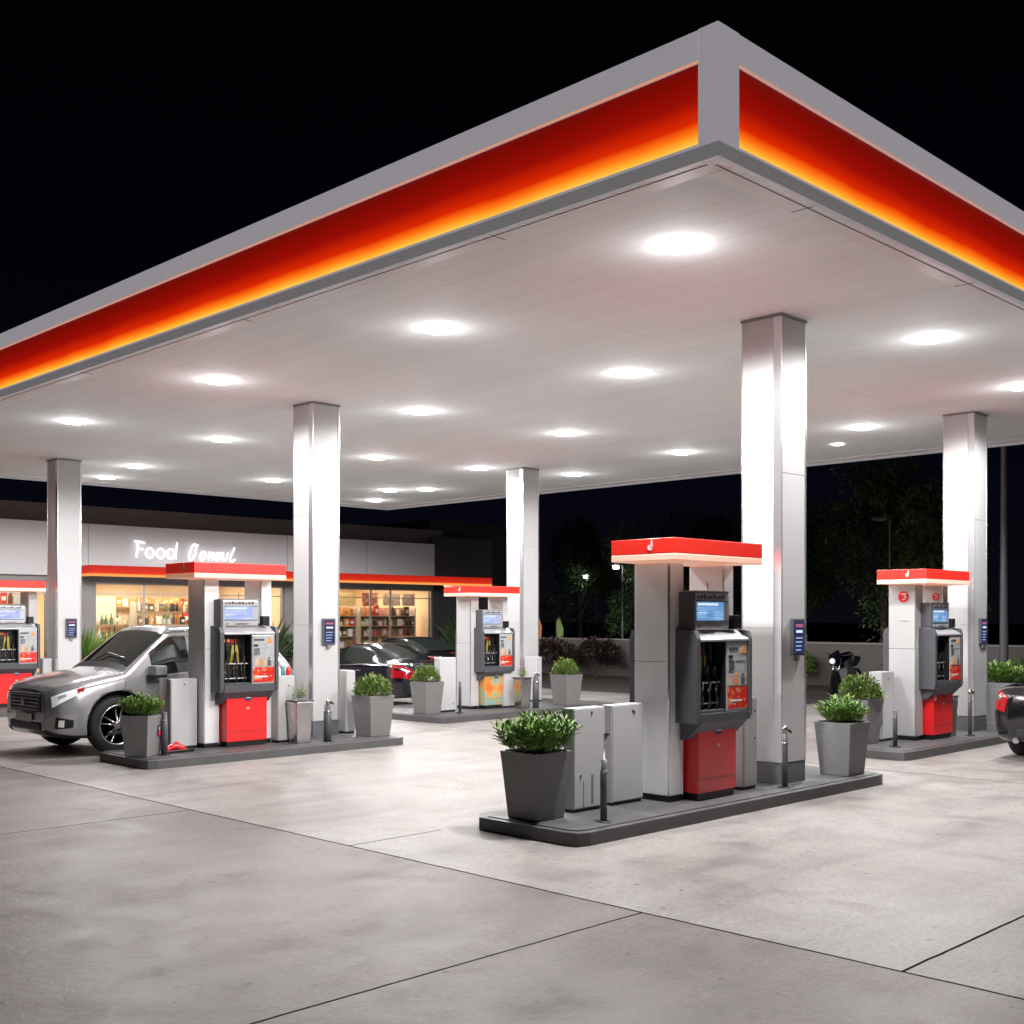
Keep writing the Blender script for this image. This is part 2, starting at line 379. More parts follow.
# ------------------------------------------------------------------ ground
def struct(o): o['kind'] = 'structure'; return o
struct(MB().quad([(-300, -300, -.008), (400, -300, -.008), (400, 400, -.008), (-300, 400, -.008)], 'asphalt').build('ground'))
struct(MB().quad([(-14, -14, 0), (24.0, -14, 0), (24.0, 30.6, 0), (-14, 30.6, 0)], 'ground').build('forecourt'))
struct(MB().box(-14, 31.6, 30.6, 32.2, -.01, .13, 'pave', .015).build('pavement'))

# ------------------------------------------------------------------ canopy
CX0, CX1, CY0, CY1 = 7.07, 22.9, 4.95, 28.4
ZS = 5.425
canopy = thing('forecourt_canopy', 'huge flat white canopy with glowing red and orange fascia over the pumps', 'canopy', ((CX0+CX1)/2, (CY0+CY1)/2, 0))
def cpart(mb, name, **p):
    o = mb.build(name, canopy, **p); o.location = (-canopy.location.x, -canopy.location.y, 0); return o
cpart(MB().box(CX0+.32, CX1-.32, CY0+.32, CY1-.32, ZS, ZS+.06, 'soffit'), 'soffit')
b = MB()
for (a0, a1, b0, b1) in ((CX0+.03, CX0+.315, CY0+.03, CY1-.03), (CX1-.315, CX1-.03, CY0+.03, CY1-.03), (CX0+.32, CX1-.32, CY0+.03, CY0+.315), (CX0+.32, CX1-.32, CY1-.315, CY1-.03)):
    b.box(a0, a1, b0, b1, ZS-.02, ZS+.03, 'soffitplain', .004)
cpart(b, 'soffit_border')
b = MB()
b.box(CX0+.316, CX0+.334, CY0+.32, CY1-.32, ZS-.004, ZS+.001, 'groove'); b.box(CX0+.34, CX1-.32, CY0+.316, CY0+.334, ZS-.004, ZS+.001, 'groove')
b.box(CX0+.15, CX0+.157, CY0+.2, CY1-.2, ZS-.024, ZS-.019, 'groove'); b.box(CX0+.2, CX1-.2, CY0+.15, CY0+.157, ZS-.024, ZS-.019, 'groove')
for k in range(7): b.box(CX0+.335, CX0+.345, CY0+1.2+k*3.3, CY0+1.206+k*3.3, ZS-.003, ZS+.001, 'groove')
for k in range(5): b.box(CX0+1.5+k*3.1, CX0+1.506+k*3.1, CY0+.035, CY0+.30, ZS-.0235, ZS-.0195, 'groove'); b.box(CX0+.035, CX0+.30, CY0+2.5+k*4.1, CY0+2.506+k*4.1, ZS-.0235, ZS-.0195, 'groove')
cpart(b, 'soffit_groove')
def fascia_side(kind):
    # returns boxes for a side; outwards offset
    zt, zb = 6.34, 5.36
    e = .25
    if kind == 'x0': rng = lambda d0, d1, a, b_: (CX0-d1, CX0-d0, a, b_)
    if kind == 'x0':
        L = [(CX0, CX0+.03, CY0+.25, CY1-.25)]; 
        return lambda z0, z1, out, a=CY0+.16, c_=CY1-.16: (CX0-out, CX0+.03, a, c_, z0, z1)
    if kind == 'y0': return lambda z0, z1, out, a=CX0+.25, c_=CX1-.25: (a, c_, CY0-out, CY0+.03, z0, z1)
    if kind == 'x1': return lambda z0, z1, out, a=CY0+.16, c_=CY1-.16: (CX1-.03, CX1+out, a, c_, z0, z1)
    if kind == 'y1': return lambda z0, z1, out, a=CX0+.25, c_=CX1-.25: (a, c_, CY1-.03, CY1+out, z0, z1)
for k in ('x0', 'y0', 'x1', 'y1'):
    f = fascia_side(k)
    cpart(MB().box(*f(5.502, 6.10, .0), 'glowsign'), 'fascia_panel', label='red panel with orange and yellow glow from below painted in')
    cpart(MB().box(*f(6.103, 6.34, .02), 'fasciawhite', .004), 'top_band')
M['thinline'] = mat('backlit_edge_line', (.5, .2, .1), .4, emit=(1, .35, .15), estr=.75)
b = MB(); b.box(CX0-.024, CX0-.0205, CY0+.16, CY1-.16, 6.100, 6.112, 'thinline'); b.box(CX0+.25, CX1-.25, CY0-.024, CY0-.0205, 6.100, 6.108, 'thinline'); cpart(b, 'edge_line')
b = MB()
b.box(CX0-.03, CX0+.03, CY0-.03, CY1+.03, 5.36, 5.47, 'fasciatrim', .005); b.box(CX1-.03, CX1+.03, CY0-.03, CY1+.03, 5.36, 5.47, 'fasciatrim', .005)
b.box(CX0+.032, CX1-.032, CY0-.03, CY0+.03, 5.36, 5.47, 'fasciatrim', .005); b.box(CX0+.032, CX1-.032, CY1-.03, CY1+.03, 5.36, 5.47, 'fasciatrim', .005)
b.box(CX0-.015, CX0+.03, CY0+.16, CY1-.16, 5.474, 5.499, 'fasciawhite'); b.box(CX0+.25, CX1-.25, CY0-.015, CY0+.03, 5.474, 5.499, 'fasciawhite')
cpart(b, 'bottom_trim')
for (x0, x1, y0, y1) in ((CX0-.022, CX0+.248, CY0-.022, CY0+.158), (CX1-.248, CX1+.022, CY0-.022, CY0+.158), (CX0-.022, CX0+.248, CY1-.158, CY1+.022), (CX1-.248, CX1+.022, CY1-.158, CY1+.022)):
    cpart(MB().box(x0, x1, y0, y1, 5.472, 6.345, 'fasciawhite', .004), 'corner_post')
cpart(MB().box(CX0+.04, CX1-.04, CY0+.04, CY1-.04, 6.2, 6.3, 'grey'), 'roof_deck')

# lights
LIGHTS = [(8.65, 6.47, 'nearest of all, inside the front corner of the canopy'), (9.12, 10.34, 'second from the front corner in the row along the left fascia'),
 (8.87, 14.84, 'third along the left fascia, before the left middle pillar'), (8.94, 19.71, 'leftmost one, by the head of the far left pillar'),
 (13.7, 6.45, 'between the front pillar and the right pillar'), (12.67, 10.36, 'left of the front pillar head in the second row'),
 (12.57, 14.69, 'just right of the left middle pillar head'), (11.84, 19.69, 'just left of the left middle pillar head'),
 (12.57, 24.55, 'between the far left pillar and the store sign'), (19.21, 10.33, 'in front of the right pillar by the back edge'),
 (15.96, 14.54, 'nearest to the back middle pillar on its right'), (19.48, 14.52, 'just left of the front pillar near the back edge'),
 (15.49, 19.56, 'above the shop window, right of the left middle pillar'), (18.28, 19.34, 'just left of the back middle pillar head'),
 (20.64, 18.55, 'right of the back middle pillar near the back edge'), (16.25, 24.64, 'low over the store, left of the left middle pillar'),
 (13.04, 26.98, 'small far one right of the far left pillar'), (20.28, 23.47, 'right one of the close far pair by the far corner'),
 (19.73, 24.35, 'left one of the close far pair by the far corner'), (21.1, 26.72, 'farthest one at the far corner of the canopy'),
 (17.49, 6.84, 'cut by the right edge of the picture'), (20.75, 11.68, 'faint small one near the right back edge')]
b = MB(); b.lathe([(.212, -.0005), (.212, -.003), (.205, -.004)], (0, 0, 0), 'house', seg=28); h0 = b
proto = thing('canopy_light', 'lit canopy light '+LIGHTS[0][2], 'ceiling light', (LIGHTS[0][0], LIGHTS[0][1], ZS), 0, 'lit lamps in the canopy ceiling')
h0.build('housing', proto)
b = MB(); b.lathe([(.204, -.0042), (.20, -.022), (.17, -.034), (.08, -.040), (.01, -.042)], (0, 0, 0), 'lens', seg=28); b.build('lens', proto)
EN = {0: 1250, 4: 800, 20: 600, 21: 40, 1: 360, 2: 400, 3: 560, 5: 330, 9: 330}
for i, (x, y, t) in enumerate(LIGHTS):
    if i: copy_tree(proto, (x, y, ZS), scale=((.55,)*3 if i == 21 else None), label='lit canopy light '+t)
    dim = i == 21
    ld = bpy.data.lights.new('canopy_lamp', 'SPOT'); ld.energy = EN.get(i, 300)*1.02; ld.spot_size = R(175); ld.spot_blend = .2; ld.shadow_soft_size = .17; ld.color = (1, .98, .972)
    lo = bpy.data.objects.new('canopy_lamp', ld); COL.objects.link(lo); lo.location = (x, y, ZS-.26)
    ld.use_soft_falloff = True
    if not dim:
        pd = bpy.data.lights.new('added_soffit_fill', 'POINT'); pd.energy = 8.5; pd.shadow_soft_size = .15; pd.color = (1, .985, .98)  # added fill hanging below each fixture, brightens the soffit and spreads a halo
        po = bpy.data.objects.new('added_soffit_fill', pd); COL.objects.link(po); po.location = (x, y, ZS-.38)

# ------------------------------------------------------------------ columns
def column(x, y, where, sign, name='canopy_pillar'):
    s = .52; z0 = .132
    t = thing(name, 'square white clad canopy pillar '+where, 'pillar', (x+s/2, y+s/2, z0), 0, 'pillars carrying the canopy')
    h = ZS-.004-z0; r = s/2
    b = MB()
    b.box(-r+.012, r-.012, -r+.012, r-.012, .2, h, 'whitemetal')
    g = .006
    # cladding sheets with open seams; a narrow corner strip and a wide sheet on each face
    for (z1, z2) in ((.24, 1.75), (1.756, 3.5), (3.506, h-.03)):
        b.box(-r, -r+.012, -r+.10+g, r-.012, z1, z2, 'whitemetal', .002)
        b.box(r-.012, r, -r+.012, r-.012, z1, z2, 'whitemetal', .002)
        b.box(-r+.012, r-.03, -r, -r+.012, z1, z2, 'whitemetal', .002)
        b.box(-r+.012, r-.012, r-.012, r, z1, z2, 'whitemetal', .002)
    b.build('cladding', t)
    b = MB()
    b.box(-r-.004, -r+.012, -r-.004, -r+.10, .24, h-.03, 'edge', .003); b.box(r-.028, r+.004, -r-.004, -r+.012, .24, h-.03, 'edge', .003)
    b.box(-r-.004, -r+.011, r-.012, r+.006, .24, h-.03, 'edge', .003)
    b.build('corner_trim', t)
    box('collar', -r-.012, r+.012, -r-.012, r+.012, h-.028, h, 'grey', t, .003)
    box('plinth', -r+.005, r-.005, -r+.005, r-.005, 0, .235, 'plinth', t, .004)
    if sign:
        b = MB(); b.box(-.09, .15, -r-.05, -r-.005, 1.44, 1.86, 'dark', .008); p = b.build('notice_board', t)
        b = MB(); b.box(-.065, .125, -r-.054, -r-.0505, 1.47, 1.83, 'signblue')
        b.box(-.045, .105, -r-.057, -r-.0545, 1.765, 1.80, 'scrpink'); b.box(-.035, .095, -r-.057, -r-.0545, 1.70, 1.73, 'scrpale')
        for k in range(4): b.box(-.04, .06+.012*k, -r-.057, -r-.0545, 1.50+k*.045, 1.512+k*.045, 'scrmid')
        b.build('notice_face', p)
        box('notice_bracket', 0, .06, -r-.04, -r-.005, 1.38, 1.437, 'grey', p)
    return t
column(11.37, 7.10, 'at the front, behind the nearest pump', True)
column(10.77, 15.22, 'on the left middle island, with small blue notice', True)
column(10.75, 24.5, 'farthest left, behind the silver car', True)
column(18.85, 18.5, 'at the back middle, behind the orange dotted pump', False)
column(19.02, 8.22, 'at the right, behind the pump with round logos', True)

# ------------------------------------------------------------------ islands
def island(x0, x1, y0, y1, label):
    c_ = .16
    pts = [(x0+c_, y0), (x1-c_, y0), (x1-.04, y0+.04), (x1, y0+c_), (x1, y1-c_), (x1-c_, y1), (x0+c_, y1), (x0, y1-c_), (x0, y0+c_), (x0+.04, y0+.04)]
    cx, cy = (x0+x1)/2, (y0+y1)/2
    pts = [(p[0]-cx, p[1]-cy) for p in pts]
    t = thing('pump_island', label, 'island kerb', (cx, cy, 0), 0, 'raised dark kerbed islands')
    MB().prism(pts, 'z', -.01, .122, 'kerb', .012).build('kerb', t)
    q = [(p[0]*(1-.07/abs(x1-cx)), p[1]*(1-.07/abs(y1-cy))) for p in pts]
    MB().prism(q, 'z', .115, .13, 'kerb').build('top_slab', t)
island(7.55, 13.15, 6.74, 8.15, 'raised dark grey kerb island under the nearest pump')
island(7.42, 11.85, 14.2, 15.72, 'raised dark grey kerb island under the left middle pump')
island(14.6, 19.9, 16.5, 19.5, 'raised dark kerb island under the orange dotted pump at the back')
island(15.35, 20.6, 7.6, 9.0, 'raised dark kerb island at the right, beside the black car')
island(7.0, 12.2, 23.9, 25.7, 'raised dark kerb island at the far left behind the silver car')

# ------------------------------------------------------------------ pump
def circle_pts(cx, cz, r, n=20, sq=1., a0=0, a1=2*PI):
    return [(cx+r*math.cos(a0+(a1-a0)*k/n), cz+r*sq*math.sin(a0+(a1-a0)*k/n)) for k in range(n)]

def fuel_pump(x, y, label, postmat='alu', lower='red', logos=False, screen='screen', sc=1.):
    t = thing('fuel_pump', label, 'fuel pump', (x, y, .13), 0, 'fuel pumps on the islands')
    t.scale = (sc, sc, sc)
    for (a, b_, d) in ((0, .24, .45), (.95, 1.13, .45)):
        b = MB()
        b.box(a, b_, 0, d, .065, 1.42, postmat, .008); b.box(a, b_, 0, d, 1.426, 2.43, postmat, .008)
        b.box(a+.01, b_-.01, .01, d-.01, .0, .065, 'black')
        b.box(a-.004, a+.012, -.004, .02, .065, 2.425, 'edge', .003)
        p = b.build('post', t)
    # cap
    b = MB(); b.box(-.35, 1.17, -.34, .47, 2.505, 2.655, 'canred', .008); cap = b.build('cap', t)
    b = MB(); b.box(-.35, 1.17, -.34, .47, 2.435, 2.503, 'canlight', .008); b.build('light_band', cap)
    b = MB(); b.lathe([(.028, -.356), (.028, -.351)], (0, 0, 0), 'white', axis='x', seg=14)
    b.box(-.356, -.351, -.03, -.012, 0, .07, 'white')
    o = b.build('cap_emblem', cap); o.location = (0, -.03, 2.565)
    # service core between the posts
    b = MB(); b.box(.245, .945, .05, .40, .03, 1.66, 'silver', .01); b.box(.25, .94, .06, .39, 0, .03, 'black'); b.build('core_cabinet', t)
    b = MB(); b.box(.955, .985, -.04, -.006, .06, 1.0, 'grey', .004); b.build('cable_duct', t)
    for side in (-1, 1):
        def S(y0, y1):
            return (y0, y1) if side < 0 else (.45-y1, .45-y0)
        f = lambda x0, x1, y0, y1: (x0, x1, *S(y0, y1))
        # lower red cabinet
        b = MB(); b.box(*f(.27, .95, -.16, .045), .075, .80, lower, .008); b.box(*f(.29, .93, -.14, .04), 0, .075, 'black')
        lowc = b.build('lower_cabinet', t)
        if side < 0:
            b = MB(); b.box(.575, .68, -.166, -.1605, .66, .775, 'navy', .002); b.box(.585, .67, -.169, -.1665, .70, .72, 'white'); b.box(.585, .67, -.169, -.1665, .735, .765, 'grey'); b.build('badge', lowc)
            b = MB(); b.box(.60, .655, -.164, -.1605, .545, .565, 'skin'); b.box(.61, .64, -.164, -.1605, .525, .542, 'yellow'); b.build('sticker', lowc)
            b = MB(); b.box(.27, .95, -.163, -.1605, .215, .219, 'groove'); b.build('seam', lowc)
        # dispenser head
        y0 = -.27 if side < 0 else -.15
        b = MB()
        def wing(xa, xb):
            pr = [(S(-.002, 0)[0], .80), (S(y0+.02, 0)[0], .80), (S(y0, 0)[0], .86), (S(y0, 0)[0], 1.66), (S(y0+.03, 0)[0], 1.74), (S(-.002, 0)[0], 1.76)] if side < 0 else \
                 [(.452, .80), (.45-y0-.02, .80), (.45-y0, .86), (.45-y0, 1.66), (.45-y0-.03, 1.74), (.452, 1.76)]
            b.prism(pr, 'x', xa, xb, 'dark', .006)
        wing(.10, .165); wing(1.03, 1.085)
        # back tray, bottom wedge
        b.box(*f(.167, 1.028, -.05, -.002), .84, 1.66, 'black')
        pr = [(-.01, .62), (-.10, .64), (y0+.01, .80), (y0, .90), (-.01, .90)]
        pr = [((q[0] if side < 0 else .45-q[0]), q[1]) for q in pr]
        b.prism(pr, 'x', .17, 1.02, 'dark', .008)
        pr = [(-.01, 1.66), (y0+.0, 1.63), (y0+.0, 1.655), (-.12, 1.745), (-.01, 1.75)]
        pr = [((q[0] if side < 0 else .45-q[0]), q[1]) for q in pr]
        b.prism(pr, 'x', .17, 1.02, 'silver', .006)
        head = b.build('dispenser_head', t)
        # control panel
        b = MB(); b.box(*f(.635, 1.022, y0+.015, -.052), .905, 1.625, 'silver', .012); pan = b.build('control_panel', t)
        if side < 0:
            fy = y0+.015
            b = MB(); b.box(.66, 1.0, fy-.005, fy-.0005, 1.31, 1.60, 'panelart', .002); b.build('printed_plate', pan)
            b = MB(); b.box(.665, .84, fy-.009, fy-.0055, 1.535, 1.565, 'groove')
            b.box(.66, .735, fy-.014, fy-.0055, 1.455, 1.485, 'black', .003); b.box(.79, .97, fy-.009, fy-.0055, 1.425, 1.432, 'grey'); b.build('card_slot', pan)
            b = MB()
            for k in range(3):
                for j in range(4): b.box(.665+k*.035, .69+k*.035, fy-.012, fy-.0055, 1.33+j*.026, 1.349+j*.026, 'dark', .002)
            b.build('keypad', pan)
            b = MB(); b.prism([(.88, 1.50), (.99, 1.50), (.935, 1.59)], 'y', fy-.009, fy-.0055, 'orange'); b.build('warning_mark', pan)
            b = MB(); b.box(.655, 1.005, fy-.006, fy-.0005, 1.165, 1.305, 'panelart', .002)
            for xx, cm in ((.70, 'skin'), (.80, 'orange'), (.92, 'dark')):
                b.lathe([(.018, fy-.011), (.018, fy-.0065)], (xx, 0, 1.275), cm, axis='y', seg=10); b.box(xx-.03, xx+.03, fy-.011, fy-.0065, 1.17, 1.25, cm, .002)
            b.build('picture_card', pan)
            b = MB(); b.box(.65, 1.01, fy-.008, fy-.0005, .93, 1.15, 'poster', .002); b.box(.70, .9, fy-.010, fy-.0085, 1.0, 1.02, 'white'); b.build('poster', pan)
        # nozzle bay
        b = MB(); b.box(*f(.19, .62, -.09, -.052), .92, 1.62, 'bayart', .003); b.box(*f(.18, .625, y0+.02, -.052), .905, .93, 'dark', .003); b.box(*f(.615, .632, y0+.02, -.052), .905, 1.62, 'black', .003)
        bay = b.build('nozzle_bay', t)
        if side < 0:
            b = MB(); b.box(.26, .36, -.094, -.0905, 1.52, 1.56, 'orange', .002); b.build('bay_label', bay)
            b = MB(); b.box(.38, .47, -.094, -.0905, 1.50, 1.56, 'poster', .002); b.build('bay_label', bay)
            b = MB(); b.prism([(.36, 1.22), (.52, 1.22), (.49, 1.48), (.40, 1.48)], 'y', -.096, -.0905, 'yellow'); b.build('bay_label', bay)
            b = MB(); b.box(.25, .6, -.20, -.092, 1.20, 1.215, 'silver', .003); b.build('holster_rack', bay); b = MB(); b.box(.24, .6, -.17, -.092, .985, 1.0, 'silver', .003); b.build('holster_rack', bay)
        for k, nx in enumerate((.27, .41, .54)):
            q = lambda yy: yy if side < 0 else .45-yy
            b = MB()
            b.tube([(nx, q(-.13), 1.22), (nx, q(-.15), 1.32), (nx, q(-.17), 1.38)], .020, 'black', 8)
            b.tube([(nx, q(-.17), 1.38), (nx, q(-.185), 1.30), (nx, q(-.20), 1.22), (nx, q(-.19), 1.12)], .013, 'black', 8)
            b.tube([(nx, q(-.13), 1.23), (nx, q(-.11), 1.12), (nx, q(-.12), 1.02)], .009, 'steel', 8)
            nz = b.build('nozzle', t)
            b = MB(); b.tube([(nx, q(-.19), 1.12), (nx-.01, q(-.22), 1.0), (nx-.02, q(-.20), .93), (nx-.01, q(-.13), .92), (nx, q(-.10), 1.02), (nx+.03, q(-.098), 1.35), (nx+.03, q(-.098), 1.6)], .012, 'rubber', 6); b.build('hose', nz)
        # side handles / small silver marks inside wing
        b = MB()
        for zz in (1.50, 1.42, 1.36): b.box(*f(.166, .172, y0+.02, y0+.055), zz, zz+.05, 'white', .002)
        b.box(*f(.166, .172, y0+.02, y0+.05), 1.12, 1.16, 'white', .002); b.build('wing_sticker', head)
        # monitor
        y1 = -.20 if side < 0 else -.09
        b = MB(); b.box(*f(.20, .80, y1+.03, .0), 1.76, 2.125, 'silver', .012); b.box(*f(.155, .205, y1+.02, -.002), 1.70, 2.14, 'dark', .012)
        b.box(*f(.80, .835, y1+.05, .0), 1.79, 2.10, 'grey', .006)
        b.box(*f(.20, .80, y1+.03, -.01), 2.125, 2.15, 'grey', .004)
        mon = b.build('monitor', t)
        if side < 0:
            b = MB(); b.box(.235, .70, y1+.024, y1+.0295, 1.845, 2.035, screen, .002);
            scr = b.build('screen', mon)
            b = MB(); b.box(.245, .60, y1+.0215, y1+.0238, 2.0, 2.022, 'scrpale'); b.box(.25, .36, y1+.0215, y1+.0238, 1.968, 1.978, 'scrmid')
            for k in range(4): b.box(.25, .41-.02*(k % 2), y1+.0215, y1+.0238, 1.875+k*.022, 1.883+k*.022, 'scrpale' if k == 2 else 'scrmid'); b.box(.52, .66+.015*(k % 3), y1+.0215, y1+.0238, 1.870+k*.020, 1.878+k*.020, 'scrmid')
            b.build('screen_lines', scr)
            b = MB(); b.box(.225, .78, y1+.0225, y1+.0297, 1.835, 1.8445, 'dark'); b.box(.225, .78, y1+.0225, y1+.0297, 2.0355, 2.045, 'dark')
            for k in range(9): b.box(.24+k*.055, .24+k*.055+.035, y1+.0225, y1+.0297, 2.07, 2.07+.02+.012*(k % 3), 'dark')
            b.build('bezel', mon)
            b = MB(); b.box(.42, .62, y1-.0, y1+.028, 1.785, 1.792, 'dark'); b.box(.25, .30, y1+.022, y1+.0295, 1.775, 1.80, 'grey'); b.build('speaker_slot', mon)
            b = MB(); b.tube([(.5, y1+.08, 2.145), (.50, y1+.09, 2.24)], .006, 'dark', 6); b.build('aerial', mon)
        b = MB(); b.box(*f(.86, .98, -.19, -.05), 1.755, 1.90, 'black', .008); b.build('card_reader', t)
    if logos:
        for (lx, ly) in ((-.004, .20),):
            b = MB(); b.lathe([(.085, -.009), (.085, -.001)], (0, 0, 0), 'red', axis='x', seg=24)
            b.tube([(-.012, *p) for p in circle_pts(0.0, .0, .045, 12, 1, .6, 5.4)], .009, 'white', 6); b.tube([(-.012, .0, 0), (-.012, -.04, 0)], .009, 'white', 6)
            b.tube([(-.012, .03, .035), (-.012, -.05, .05)], .008, 'white', 6)
            o = b.build('round_logo', t); o.location = (lx, ly, 2.24)
        b = MB(); b.box(-.006, -.001, .12, .26, 1.86, 1.864, 'groove'); b.build('panel_mark', t)
        b = MB(); b.lathe([(.06, -.009), (.06, -.001)], (0, 0, 0), 'red', axis='x', seg=20); b.tube([(-.012, *p) for p in circle_pts(0, 0, .03, 10, 1, .6, 5.4)], .007, 'white', 6)
        o = b.build('round_logo', t); o.location = (.945, .12, 2.25)
        b = MB(); b.box(.30, .36, -.166, -.1605, .62, .68, 'white', .002); o = b.build('sticker', t)
    return t
fuel_pump(9.46, 7.21, 'nearest fuel pump, red lower cabinet, between white cabinets and front pillar', 'alu')
fuel_pump(8.70, 14.95, 'fuel pump beside the silver car, left of the middle pillar with notice', 'alu', screen='screen2')
fuel_pump(16.25, 17.45, 'fuel pump with orange and teal dotted lower cabinet by the back pillar', 'whitemetal', lower='dots', screen='screen2', sc=.95)
fuel_pump(16.9, 8.2, 'white fuel pump with round red logos at the right island', 'whitemetal', logos=True, sc=.98)
fuel_pump(9.35, 24.9, 'fuel pump cut by the left picture edge, behind the silver car', 'whitemetal', screen='screen2')

# ------------------------------------------------------------------ slim cabinets
def cabinet(x0, x1, y0, y1, h, label, marks=(), m='whitemetal', blotch=False):
    cx, cy = (x0+x1)/2, (y0+y1)/2; a, c_ = (x1-x0)/2, (y1-y0)/2
    t = thing('service_cabinet', label, 'cabinet', (cx, cy, .13), 0, 'slim service cabinets beside the pumps')
    b = MB(); b.box(-a, a, -c_+.012, c_, .03, h, m, .006); b.box(-a+.01, a-.01, -c_+.02, c_-.01, 0, .03, 'black'); b.build('body', t)
    b = MB(); b.box(-a+.008, a-.008, -c_, -c_+.010, .04, h-.01, m, .003); d = b.build('door', t)
    b = MB()
    for (mx, mz) in marks: b.lathe([(.012, -c_-.008), (.012, -c_-.0005)], (mx*a, 0, mz*h), 'dark', axis='y', seg=10)
    if marks: b.build('lock', d)
    else: b.bm.free()
    if blotch:
        b = MB(); b.box(.02, .05, -c_-.004, -c_-.0005, .08, .35, 'grey', .001); b.box(-.10, -.09, -c_-.004, -c_-.0005, .05, .30, 'grey', .001); b.build('stain_strip', d)
    return t
cabinet(8.30, 8.76, 7.46, 7.60, 1.0, 'white cabinet nearest the front planter, with grey streaks on its door', ((.1, .95), (-.6, .35)), blotch=True)
cabinet(8.89, 9.38, 7.48, 7.62, 1.0, 'white cabinet touching the left side of the nearest pump', ((.3, .93), (.4, .92)))
cabinet(10.72, 10.98, 7.16, 7.50, 1.0, 'narrow white cabinet between the nearest pump and front pillar', ((.6, .85), (.6, .55)))
cabinet(8.26, 8.68, 15.1, 15.24, 1.0, 'white cabinet left of the pump beside the silver car', ((.0, .92),))
cabinet(9.85, 10.15, 14.8, 15.0, 1.0, 'white cabinet with bottles on top, right of the left middle pump', ((.3, .85), (.6, .6)))
cabinet(11.42, 11.60, 15.2, 15.5, 1.02, 'thin white cabinet on the right side of the left middle pillar', ((.2, .5),))
cabinet(15.28, 15.72, 17.3, 17.46, 1.08, 'white cabinet left of the orange dotted pump', ((.6, .15),))
cabinet(17.02, 17.35, 17.25, 17.5, 1.08, 'white cabinet right of the orange dotted pump', ())
cabinet(18.8, 18.95, 18.0, 18.4, 1.0, 'thin white cabinet right of the back middle pillar', ())
cabinet(16.42, 16.8, 8.5, 8.72, 1.05, 'white cabinet left of the pump with round logos', ((.0, .9),))
cabinet(10.52, 10.72, 24.7, 24.9, 1.0, 'white cabinet right of the leftmost pump by its pillar', ())
# things on / behind the cabinets
for (x, y, m, l) in ((9.90, 14.86, 'white', 'small white bottle standing left on the cabinet by the middle pump'), (9.99, 14.9, 'teal', 'small blue bottle standing in the middle on the cabinet by the middle pump'), (10.08, 14.87, 'red', 'small red bottle standing right on the cabinet by the middle pump')):
    b = MB(); b.lathe([(.03, 0), (.034, .01), (.034, .09), (.014, .12), (.014, .14)], (0, 0, 0), m, seg=12); tag(b.build('bottle', loc=(x, y, 1.133)), l, 'bottle', 'bottles on the cabinet')
# red rag by cabinet
b = MB()
r_ = random.Random(3)
b.tube([(-.18, .0, .03), (-.08, .03, .06), (0, 0, .10), (.07, -.02, .05), (.16, .02, .03)], [.02, .05, .06, .05, .02], 'red', 8); b.tube([(-.25, -.05, .02), (0, -.08, .03), (.25, -.03, .02)], .02, 'black', 6)
tag(b.build('cleaning_cloth', loc=(8.15, 14.75, .13)), 'crumpled red cloth lying at the foot of the white cabinet', 'cloth')

# ------------------------------------------------------------------ bollards / posts
def bollard(x, y, h, label, rod=0, tap=False, r=.032):
    t = thing('bollard', label, 'bollard', (x, y, .13), 0, 'thin dark bollards on the islands')
    b = MB(); b.lathe([(r, .012), (r, h*.82), (r*.86, h*.83), (r*.86, h)], (0, 0, 0), 'dark', seg=16); b.build('post', t)
    b = MB(); b.lathe([(.085, 0), (.085, .008), (.05, .014)], (0, 0, 0), 'black', seg=20); b.build('base_plate', t)
    b = MB(); b.lathe([(r*1.12, h*.80), (r*1.12, h*.83)], (0, 0, 0), 'steel', seg=16); b.build('ring', t)
    if rod:
        b = MB(); b.tube([(0.005, 0, h), (.02, 0, h+rod)], .008, 'white', 6); b.build('rod', t)
        b = MB(); b.tube([(.02, 0, h+rod-.03), (.025, 0, h+rod+.03), (.06, -.01, h+rod+.03)], [.016, .02, .014], 'black', 8); b.build('rod_hook', t)
    if tap:
        b = MB(); b.lathe([(.022, h), (.03, h+.03), (.026, h+.06), (.012, h+.08)], (0, 0, 0), 'steel', seg=12); b.tube([(0, 0, h+.03), (.07, -.01, h+.03), (.10, -.02, h+.0)], [.018, .02, .012], 'bark', 8); b.build('tap', t)
    return t
bollard(8.16, 6.97, .57, 'thin dark bollard with white rod in front of the white cabinets', rod=.2)
bollard(11.22, 6.96, .60, 'dark bollard with metal tap in front of the front pillar', tap=True)
bollard(7.9, 14.62, .58, 'dark bollard beside the cube planter near the silver car', r=.045)
bollard(10.5, 14.45, .56, 'thick dark bollard in front of the left middle pillar', tap=True, r=.06)
bollard(15.50, 16.95, .62, 'thin dark bollard left of the orange dotted pump', r=.03)
bollard(17.5, 16.8, .66, 'thick black bollard right of the orange dotted pump', tap=True, r=.065)
bollard(15.9, 8.03, .52, 'thin dark bollard in front of the right island cabinet')
bollard(18.25, 7.95, .66, 'steel post with tap between the right pump and pillar', tap=True, r=.03)

